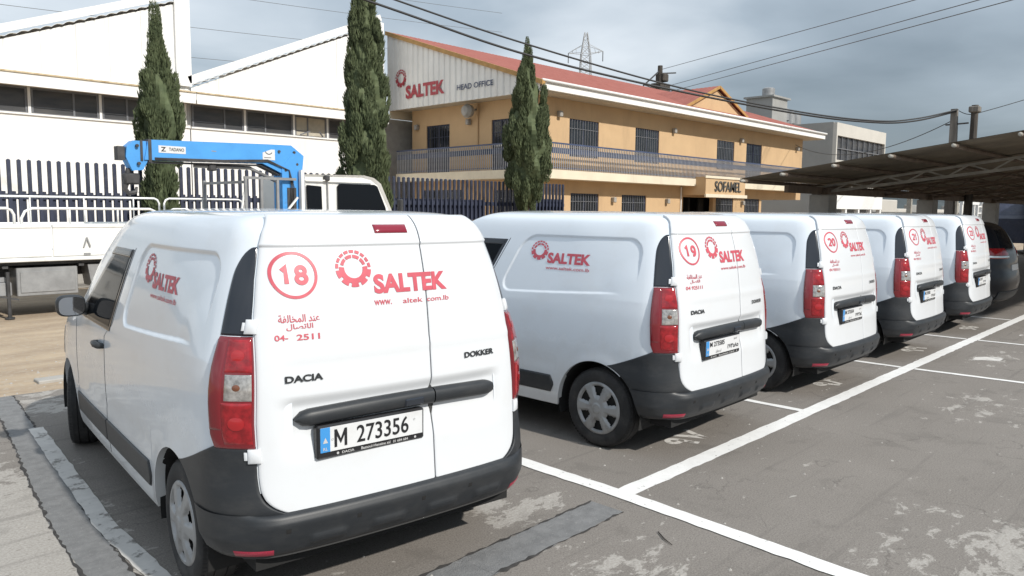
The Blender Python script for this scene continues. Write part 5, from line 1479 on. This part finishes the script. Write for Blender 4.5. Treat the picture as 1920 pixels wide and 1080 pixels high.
# ---- carport ---------------------------------------------------------
M['sheet_under'] = material('weathered_roof_sheet', (0.27, 0.225, 0.165), rough=0.8, color2=(0.17, 0.14, 0.105), vscale=1.3, dirt=((0.25, 0.22, 0.18), 0.5, 4, 0.55, 0.8))
M['rust_steel'] = material('rusty_steel', (0.16, 0.115, 0.08), rough=0.75, color2=(0.10, 0.07, 0.05), vscale=5)
M['pale_steel'] = material('pale_painted_steel', (0.34, 0.32, 0.28), rough=0.6, vary=0.2, vscale=4)
carport = empty('carport', (26, 7.3, 0), 0, 'long open carport with corrugated mono-pitch roof on steel trusses over parked cars', 'carport')
K_ = lambda o: inv(o, carport)
CX0, CX1 = 14.8, 46.0
cz_ = lambda y: 3.17+(y-2.75)*(2.50-3.17)/(7.66-2.75)
for k in range(16):
    a = CX0+k*(CX1-CX0)/16; b = CX0+(k+1)*(CX1-CX0)/16+0.06
    xs = np.linspace(a, b, 41)
    dz_ = 0.012 if k % 2 else 0.0
    G = np.array([[(x, y, cz_(y)+dz_+0.018*math.sin(2*math.pi*x/0.155)) for x in xs] for y in (-1.4, 2.62, 5.2, 7.75)])
    G2 = G.copy(); G2[:, :, 2] += 0.006
    q = MB(); q.grid(G); q.grid(G2[::-1]); K_(q.build('roof_sheet', M['sheet_under'], fixn=False, smooth=True))
for y in (-1.3, -0.3, 0.75, 1.8, 2.80, 3.75, 4.75, 5.75, 6.75, 7.6):
    q = MB(); q.tube([(CX0-0.10, y, cz_(y)-0.075), (CX1, y, cz_(y)-0.075)], 0.04, 8); K_(q.build('purlin', M['rust_steel'], smooth=True))
    q = MB(); q.tube([(CX0-0.28, y-0.02, cz_(y)-0.075), (CX0-0.101, y, cz_(y)-0.075)], 0.032, 8); K_(q.build('pipe_end', M['pale_steel'], smooth=True))
for x in (18.0, 22.0, 26.0, 30.0, 34.0, 42.0):
    q = MB()
    lo = lambda y: cz_(y)-0.36+0.02*(y-2.75)
    q.bar((x, -1.3, cz_(-1.3)-0.14), (x, 7.5, cz_(7.5)-0.14), 0.05); q.bar((x, -1.3, lo(-1.3)), (x, 7.5, lo(7.5)), 0.06)
    ys = np.linspace(-1.3, 7.5, 23)
    for i in range(22):
        a, b = ys[i], ys[i+1]
        if i % 2: q.bar((x, a, lo(a)), (x, b, cz_(b)-0.14), 0.03)
        else: q.bar((x, a, cz_(a)-0.14), (x, b, lo(b)), 0.03)
    K_(q.build('roof_truss', M['pale_steel'] if x < 19 else M['rust_steel']))
for x in (18.0, 26.0, 34.0, 42.0):
    q = MB(); q.bbox(x-0.24, x+0.24, 7.05, 7.53, 0, 2.22, 0.02); K_(q.build('pillar', M['concrete']))
    q = MB(); q.box(x-0.20, x+0.20, 7.1, 7.48, 2.221, 2.36); K_(q.build('pillar_bracket', M['rust_steel']))
K_(MB().bar((16.0, 7.28, 2.31), (CX1, 7.28, 2.31), 0.10, 0.16).build('back_beam', M['rust_steel']))
# second carport row further back
carport2 = empty('carport', (40, 0, 0), 0, 'low lattice roof of a second carport far right beyond the pillars', 'carport')
q = MB()
for y in (9.0, 10.5, 12.0):
    q.bar((38, y, 2.75), (62, y, 2.75), 0.06); q.bar((38, y, 2.55), (62, y, 2.55), 0.05)
    for i, x in enumerate(np.arange(38, 61.5, 0.6)): q.bar((x, y, 2.55 if i % 2 else 2.75), (x+0.6, y, 2.75 if i % 2 else 2.55), 0.03)
inv(q.build('roof_truss', M['rust_steel']), carport2)
for x in (40, 48, 56): inv(MB().box(x-0.1, x+0.1, 11.9, 12.1, 0, 2.54).build('pillar', M['pale_steel']), carport2)

# ---- dark car under the carport --------------------------------------
M['car_dark'] = material('dark_blue_paint', (0.006, 0.008, 0.013), rough=0.30, coat=0.35, spec=0.3)
M['chrome'] = material('chrome', (0.6, 0.6, 0.6), rough=0.12, metal=1.0)
SUV_OUT = [(0,0),(.25,.01),(.48,.035),(.64,.085),(.76,.17),(.84,.30),(.885,.5),(.905,.85),(.91,1.5),(.91,2.4),(.90,3.2),(.88,3.7),(.82,4.1),(.68,4.36),(.45,4.5),(.2,4.55),(0,4.56)]
SUV_PROF = [(.24,.92,.16,-.16),(.32,.96,.09,-.06),(.42,.985,.05,-.02),(.55,1.0,.02,0),(.70,1.0,.03,-.02),(.82,.995,.06,-.10),(.94,.985,.07,-.25),(1.04,.965,.09,-.75),(1.12,.94,.11,-1.15),(1.22,.89,.15,-1.36),(1.34,.84,.21,-1.60),(1.46,.79,.28,-1.85),(1.56,.73,.36,-2.05),(1.62,.65,.45,-2.2),(1.655,.54,.58,-2.35),(1.675,.35,.95,-2.5),(1.685,.16,1.2,-2.6),(1.688,0,1.4,-2.7)]
SU = Shell(SUV_OUT, SUV_PROF, 1.9)
car = empty('parked_car', (16.32, 2.98, 0), 0.02, 'dark hatchback with red and chrome tail lamp under the carport', 'car')
SA = ((0.86, 0.33, 0.385), (3.56, 0.33, 0.385))
def slow(y):
    z = 0.25
    for yc, zc, r in SA:
        if abs(y-yc) < r: z = max(z, zc+math.sqrt(r*r-(y-yc)**2))
    return z
ssx = np.unique(np.round(np.r_[np.arange(0, SU.L, 0.05), SU.L, [np.interp(yc+r*math.cos(t), SU.Y, SU.S) for yc, zc, r in SA for t in np.linspace(0, math.pi, 20)]], 4))
q = MB()
for sg in (-1, 1):
    low = np.array([slow(y) for y in np.interp(ssx, SU.S, SU.Y)]); grid = []
    for k in range(8): grid.append(SU.P(sg*ssx, SU.t_of_z(low+(0.74-low)*k/8)))
    for t in np.linspace(SU.t_of_z(0.74), 1, 40): grid.append(SU.P(sg*ssx, np.full(len(ssx), t)))
    q.grid(np.array(grid) if sg > 0 else np.array(grid)[:, ::-1])
q.build('body', M['car_dark'], car, smooth=50, fixn=False)
q = MB(); q.box(-0.75, 0.75, 0.25, 4.3, 0.22, 0.32); q.box(-0.6, 0.6, 0.2, 4.2, 0.32, 0.8); q.build('underbody', M['dark'], car)
for sg in (-1, 1):
    q = MB(); patch(q, SU, rows_dense(1.02, 1.20, 8), lambda z: 0.40+0.9*abs(z-1.08), lambda z: 1.02-1.4*abs(z-1.10), 10, 0.012, conv='s', sign=sg, bev=0.006)
    l_ = q.build('tail_lamp', M['lamp_red'], car, smooth=40)
    q = MB(); patch(q, SU, rows_dense(1.03, 1.075, 4), lambda z: 0.40, lambda z: 0.98, 8, 0.018, conv='s', sign=sg, bev=0.004)
    q.build('lamp_strip', M['chrome'], l_, smooth=40)
    q = MB(); patch(q, SU, rows_dense(1.14, 1.52, 10), lambda z: 0.98+0.9*(z-1.14), lambda z: 3.05-1.35*(z-1.1), 16, 0.004, conv='y', sign=sg)
    q.build('side_window', M['glass'], car, smooth=40)
    for yc in (0.86, 3.56):
        q = MB(); q.lathe([(-0.10, 0.22), (-0.11, 0.30), (-0.09, 0.335), (0.09, 0.335), (0.11, 0.30), (0.10, 0.22)], (0, 0, 0), 40, 0)
        wo = q.build('wheel', M['tyre'], car, smooth=40); wo.location = (sg*0.79, yc, 0.335)
        h = MB(); h.lathe([(sg*0.06, 0.22), (sg*0.05, 0.19), (sg*0.05, 0.001)], (0, 0, 0), 30, 0)
        for k in range(5):
            t = 2*math.pi*k/5; h.bar((sg*0.08, 0.02*math.cos(t), 0.02*math.sin(t)), (sg*0.085, 0.215*math.cos(t), 0.215*math.sin(t)), 0.04, 0.05)
        h.build('rim', M['hubcap'], wo)
q = MB(); patch(q, SU, rows_dense(1.17, 1.53, 10), lambda z: -0.58+0.5*(z-1.17), lambda z: 0.58-0.5*(z-1.17), 14, 0.006, conv='x'); q.build('rear_window', M['glass'], car, smooth=40)
q = MB(); patch(q, SU, rows_dense(0.28, 0.44, 6), lambda z: -0.7, lambda z: 0.7, 14, 0.015, conv='x'); q.build('rear_bumper', M['black_plastic'], car, smooth=40)
q = MB(); patch(q, SU, [0.80, 0.805, 0.90, 0.905], lambda z: -0.26, lambda z: 0.26, 6, 0.014, conv='x'); q.build('number_plate', M['plate_white'], car)

# ---- far things on the right ------------------------------------------
M['grey_block'] = material('grey_render', (0.30, 0.30, 0.29), rough=0.9, vary=0.08, vscale=0.5, dirt=((0.22, 0.21, 0.2), 0.5, 0.5, 0.5, 0.8, (1, 1, 0.3)))
M['pale_block'] = material('pale_render', (0.52, 0.50, 0.46), rough=0.9, vary=0.05, vscale=0.5)
fb = empty('grey_factory', (65, 30, 0), 0, 'grey flat-roofed factory block with a ribbon of windows beyond the office', 'building')
q = MB(); wall_with_holes(q, 1, 24.0, 61.3, 72.4, 0, 8.85, [(61.5, 72.2, 5.95, 7.85)], 0.3, 1); inv(q.build('front_wall', M['pale_block']), fb)
inv(MB().box(61.31, 72.39, 24.301, 40, 8.6, 8.7).build('roof', M['grey_block']), fb)
inv(MB().box(61.3, 61.6, 24.301, 42, 0, 8.9).build('side_wall', M['grey_block']), fb)
for k in range(9):
    a = 61.5+k*1.19; f = MB(); f.box(a, a+0.06, 24.1, 24.2, 5.95, 7.85); f.box(a+0.06, a+1.18, 24.1, 24.2, 6.85, 6.91); wo = inv(f.build('window', M['frame_grey']), fb)
    o = MB().box(a+0.061, a+1.189, 24.21, 24.23, 5.951, 7.849).build('pane', M['win_dusty']); o.parent = wo
tk = empty('rooftop_tank_tower', (67, 32, 0), 0, 'grey rooftop tower with steel water tank on top', 'water tank')
q = MB(); q.box(65.6, 68.6, 31.5, 34, 0, 12.0); q.box(65.4, 68.9, 31.3, 34.2, 12.001, 12.15); inv(q.build('tower', M['grey_block']), tk)
q = MB(); q.lathe([(12.16, 0.55), (12.9, 0.55), (13.0, 0.4), (13.05, 0.001)], (66.8, 32.5, 0), 16, 2); inv(q.build('tank', M['steel_grey'], smooth=40), tk)
for k, (x, z) in enumerate(((69.6, 10.3), (70.9, 10.1), (72.2, 10.0))):
    q = MB(); q.lathe([(z, 0.55), (z+1.0, 0.55), (z+1.15, 0.35), (z+1.18, 0.001)], (x, 32.3, 0), 14, 2); q.box(x-0.5, x+0.5, 31.9, 32.7, 0, z)
    tag(q.build('water_tank', M['steel_grey'], smooth=40), ('water tank nearest the rooftop tower', 'middle one of three pale rooftop water tanks', 'pale water tank farthest from the rooftop tower')[k], 'water tank', 'rooftop water tanks')
ww_ = empty('low_white_building', (33, 12.5, 0), 0, 'low white wall of a shed seen under the carport roof', 'shed')
inv(MB().box(30.6, 36.2, 12.0, 12.2, 1.95, 2.62).build('parapet', M['wall_white']), ww_)
inv(MB().box(30.6, 36.2, 12.4, 15, 0, 2.3).build('wall', M['grey_block']), ww_)
for x in (30.62, 32.0, 33.4, 34.8, 36.0): inv(MB().box(x, x+0.16, 12.02, 12.18, 0, 1.949).build('post', M['wall_white']), ww_)
q = MB()
for k in range(11):
    x = 37.5+k*2.3; h = 2.25+0.25*math.sin(k*2.1)
    q = MB(); q.bbox(x, x+2.26, 13.2, 13.6, 0, h, 0.03); o = q.build('wall_block', M['pale_block'] if k % 3 else M['grey_block'])
    if k == 0: rw = empty('boundary_wall', (48, 13.4, 0), 0, 'uneven grey boundary wall far behind the carport pillars', 'wall')
    inv(o, rw)
fr_ = empty('white_frame_rack', (33.0, 8.8, 0), 0, 'white steel frame rack with ladder between the carport pillars', 'rack')
q = MB()
for x in (36.6, 37.3, 38.6, 39.2): q.box(x, x+0.12, 8.9, 9.0, 0, 2.3)
q.box(36.6, 39.32, 8.88, 8.899, 2.2, 2.32); inv(q.build('frame', M['wall_white']), fr_)
q = MB()
for z in np.arange(0.3, 2.2, 0.3): q.box(39.33, 39.9, 8.92, 8.97, z, z+0.06)
q.box(39.9, 39.98, 8.9, 9.0, 0, 2.35); inv(q.build('ladder', M['wall_white']), fr_)
# background truck silhouettes right edge
bt = empty('parked_truck', (44, 8.5, 0), 0, 'dark blue truck nose at the right edge behind the dark car', 'truck')
q = MB(); q.prism([(40.5, 0.5), (44.5, 0.5), (44.5, 2.45), (42.2, 2.45), (41.4, 1.75), (40.5, 1.6)], 1, 7.0, 8.9); inv(q.build('cab', M['navy']), bt)
q = MB(); q.prism([(41.65, 1.75), (42.9, 1.75), (42.9, 2.3), (42.2, 2.3)], 1, 6.98, 7.0); inv(q.build('side_window', M['glass']), bt)
for x in (41.2, 43.9):
    q = MB(); q.lathe([(-0.12, 0.2), (-0.12, 0.42), (0.12, 0.42), (0.12, 0.2)], (x, 7.1, 0.42), 20, 1); inv(q.build('wheel', M['tyre']), bt)

# ---- poles, pylon, cables ---------------------------------------------
M['wood'] = material('weathered_pole', (0.17, 0.155, 0.14), rough=0.9, vary=0.3, vscale=6, stretch=(1, 1, 0.15))
M['wood_dark'] = material('dark_pole', (0.06, 0.052, 0.045), rough=0.9, vary=0.4, vscale=6, stretch=(1, 1, 0.15))
M['cable'] = material('black_cable', (0.025, 0.025, 0.027), rough=0.6)
M['wire'] = material('grey_wire', (0.12, 0.125, 0.13), rough=0.6)
p1 = empty('utility_pole', (30.0, 7.66, 0), 0, 'pale grey square utility pole rising above the carport roof', 'pole')
q = MB(); q.add([(-.16,-.16,0),(.16,-.16,0),(.16,.16,0),(-.16,.16,0),(-.07,-.02,5.42),(.09,-.02,5.42),(.09,.18,5.42),(-.07,.18,5.42)], [(0,3,2,1),(4,5,6,7),(0,1,5,4),(1,2,6,5),(2,3,7,6),(3,0,4,7)]); q.build('post', M['wood'], p1)
q = MB(); q.bar((-0.1, -0.4, 4.9), (0.1, 0.35, 4.9), 0.05); q.build('bracket', M['dark_steel'], p1)
p2 = empty('utility_pole', (30.0, 7.12, 0), 0, 'dark timber utility pole beside the pale one above the carport', 'pole')
q = MB(); q.tube([(0, 0, 0), (0.02, 0.0, 3.0), (0.02, 0.0, 5.5)], [0.15, 0.13, 0.11], 10); q.build('post', M['wood_dark'], p2)
q = MB(); q.bbox(-0.15, 0.2, -0.16, 0.16, 5.25, 5.46, 0.03); q.build('cap', M['wood'], p2)
p3 = empty('power_pole', (60.5, 40, 0), 0, 'power pole with cross arm and equipment behind the red roof', 'pole')
q = MB(); q.tube([(0, 0, 0), (0, 0, 15)], [0.35, 0.22], 10); q.build('post', M['wood_dark'], p3)
q = MB(); q.bar((-2.6, 0, 12.9), (0.0, 0, 14.6), 0.10); q.bar((0, 0, 14.3), (2.6, 0, 14.7), 0.12); q.bar((-2.6, 0, 13.0), (0, 0, 12.8), 0.08); q.build('cross_arm', M['dark_steel'], p3)
q = MB(); q.bbox(-0.7, 0.9, -0.6, 0.6, 12.5, 13.4, 0.1); q.bbox(-0.1, 0.8, -0.45, 0.45, 13.6, 14.3, 0.08); q.build('transformer', M['wood_dark'], p3)
# lattice pylon
py = empty('lattice_pylon', (136.5, 110, 0), -0.72, 'grey lattice electricity pylon standing behind the red office roof', 'pylon')
q = MB()
hw = lambda z: np.interp(z, [0, 30, 36, 41.5], [2.6, 1.25, 1.05, 0.25])
lv = list(np.arange(0, 30, 3.0))+list(np.arange(30, 41.6, 1.6))
for i in range(len(lv)-1):
    a, b = lv[i], lv[i+1]; wa, wb = hw(a), hw(b)
    ca = [(-wa,-wa),(wa,-wa),(wa,wa),(-wa,wa)]; cb = [(-wb,-wb),(wb,-wb),(wb,wb),(-wb,wb)]
    for k in range(4):
        k2 = (k+1) % 4
        q.bar((*ca[k], a), (*cb[k], b), 0.13); q.bar((*ca[k], a), (*cb[k2], b), 0.07); q.bar((*ca[k2], a), (*cb[k], b), 0.07); q.bar((*ca[k], a), (*ca[k2], a), 0.07)
q.build('tower', M['steel_grey'], py)
for sg in (-1, 1):
    q = MB(); e = (sg*3.9, 0, 36.9+0.3*sg)
    for yy in (-1.4, 1.4):
        q.bar((sg*1.0, yy*0.7, 36.6), e, 0.09); q.bar((sg*0.8, yy*0.6, 38.4), e, 0.08)
    q.bar((sg*2.2, -0.5, 36.7), (sg*2.1, 0.4, 37.7), 0.07); q.bar((sg*3.0, 0.3, 36.8), (sg*2.9, -0.2, 37.3), 0.07)
    q.build('cross_arm', M['steel_grey'], py)
    q = MB(); q.tube([e, (e[0], 0, e[2]-2.2)], 0.10, 6); q.build('insulator', M['dark_steel'], py)
def cable(pts, r, name, label, mat, sag=0.0, group=None):
    P = []
    for a, b in zip(pts[:-1], pts[1:]):
        a = Vector(a); b = Vector(b); n = 24
        for i in range(n):
            u = i/n; p = a+(b-a)*u; p.z -= 4*sag*u*(1-u); P.append(p)
    P.append(Vector(pts[-1]))
    q = MB(); q.tube(P, r, 6); return tag(q.build(name, mat, smooth=True), label, 'cable', group)
def spline_cable(pts, r, name, label, mat, group=None):
    P = smooth_curve(pts, 90)
    q = MB(); q.tube([tuple(p) for p in P], r, 6); return tag(q.build(name, mat, smooth=True), label, 'cable', group)
spline_cable([(-14, 30.5, 13.5), (4, 21.15, 9.35), (12.04, 16.98, 7.18), (15.83, 15.01, 6.15), (19.89, 12.9, 5.45), (24.19, 10.67, 4.93), (26.86, 9.29, 4.80), (28.4, 8.5, 4.93), (29.97, 7.68, 5.33)], 0.032, 'overhead_cable', 'lower of the two thick black cables crossing in front of the red roof', M['cable'], 'thick black cables')
spline_cable([(-13, 31.3, 14.1), (5, 21.4, 9.75), (13.0, 17.0, 7.38), (16.39, 15.12, 6.45), (20.45, 12.88, 5.56), (24.33, 10.74, 5.02), (26.91, 9.31, 4.86), (28.4, 8.5, 5.0), (29.93, 7.62, 5.38)], 0.026, 'overhead_cable', 'upper of the two thick black cables crossing in front of the red roof', M['cable'], 'thick black cables')
cable([(29.98, 7.64, 5.1), (46.0, 20.5, 5.9)], 0.015, 'overhead_cable', 'thin slack cable from the pale pole towards the office roof corner', M['cable'], 0.9)
cable([(30.0, 7.6, 5.35), (30.05, 7.15, 5.2), (33.0, 4.0, 6.6)], 0.014, 'overhead_cable', 'short cable linking the two poles and leaving to the right', M['cable'], 0.05)
cable([(60.9, 40.0, 14.75), (41.0, 9.2, 12.5), (30, -8, 12.2)], 0.022, 'power_line', 'highest thin power line from the power pole to the upper right', M['wire'], 0.0, 'thin power lines')
cable([(60.6, 40.0, 13.0), (40.0, 8.0, 11.6), (30, -8, 11.8)], 0.022, 'power_line', 'middle thin power line from the power pole to the upper right', M['wire'], 0.0, 'thin power lines')
cable([(60.2, 39.6, 12.4), (39.8, 7.6, 11.2), (30, -8, 11.2)], 0.022, 'power_line', 'lowest thin power line from the power pole to the upper right', M['wire'], 0.0, 'thin power lines')
for k, (za, zb, lab) in enumerate(((13.0, 15.6, 'lowest faint wire in the sky behind the warehouses'), (14.9, 18.1, 'second faint wire from the bottom behind the warehouses'), (17.4, 20.9, 'third faint wire from the bottom behind the warehouses'), (18.9, 22.9, 'topmost faint wire in the sky behind the warehouses'))):
    cable([(-30, 60, za-1.5), (60, 60, zb)], 0.018, 'power_line', lab, M['wire'], 0.8, 'faint wires behind the warehouses')

# ---- distant hills -----------------------------------------------------
M['hill'] = material('far_hill', (0.055, 0.070, 0.075), rough=1.0, vary=0.3, vscale=0.01)
hx = np.linspace(-1400, 2600, 160); hv = []
for x in hx:
    h = 38+16*math.sin(x*0.0031+1.0)+9*math.sin(x*0.011)+4*math.sin(x*0.031)
    h *= float(np.interp(x, [-1400, 300, 700, 2600], [0.35, 0.45, 1.0, 1.2]))
    for v, yy in ((0, 620), (0.6, 690), (1.0, 780), (0.7, 1000)): hv.append((x, yy-0.28*x*(x > 400)*0.9, h*v-0.5))
hf = [(i*4+j, (i+1)*4+j, (i+1)*4+j+1, i*4+j+1) for i in range(159) for j in range(3)]
tag(MB().add(hv, hf).build('hills', M['hill'], smooth=True), kind='structure')

# ---- litter: pebbles on the earth edge, a dry twig on the asphalt ----------
pb_ = MB()
for k in range(900):
    if k < 650: x, y = rng.uniform(0.5, 9), 8.45+abs(rng.normal(0, 1.3)); z = -0.012
    else: x, y = rng.uniform(0.3, 12), rng.uniform(0.6, 8.3); z = 0.0
    r_ = rng.uniform(0.004, 0.014)*(1.6 if k < 650 and rng.uniform() < 0.2 else 1)
    a = rng.uniform(0, 6.28); c, s_ = math.cos(a), math.sin(a)
    pts = [(1, 0, 0), (0.2, 0.9, 0), (-0.8, 0.4, 0), (-0.6, -0.7, 0), (0.4, -0.8, 0), (0.1, 0.1, 0.7)]
    pb_.add([(x+r_*(c*p[0]-s_*p[1]), y+r_*(s_*p[0]+c*p[1]), z+r_*p[2]) for p in pts], [(0, 1, 5), (1, 2, 5), (2, 3, 5), (3, 4, 5), (4, 0, 5)])
tag(pb_.build('gravel', M['concrete'], fixn=False), 'loose pebbles scattered on the earth edge and asphalt', 'gravel', kind='stuff')
tag(MB().tube([(3.56, 2.28, 0.006), (3.50, 2.20, 0.008), (3.47, 2.13, 0.006)], [0.003, 0.004, 0.002], 6).build('twig', M['wood_dark'], smooth=True), 'dry dark twig lying on the asphalt near the painted line crossing', 'twig')
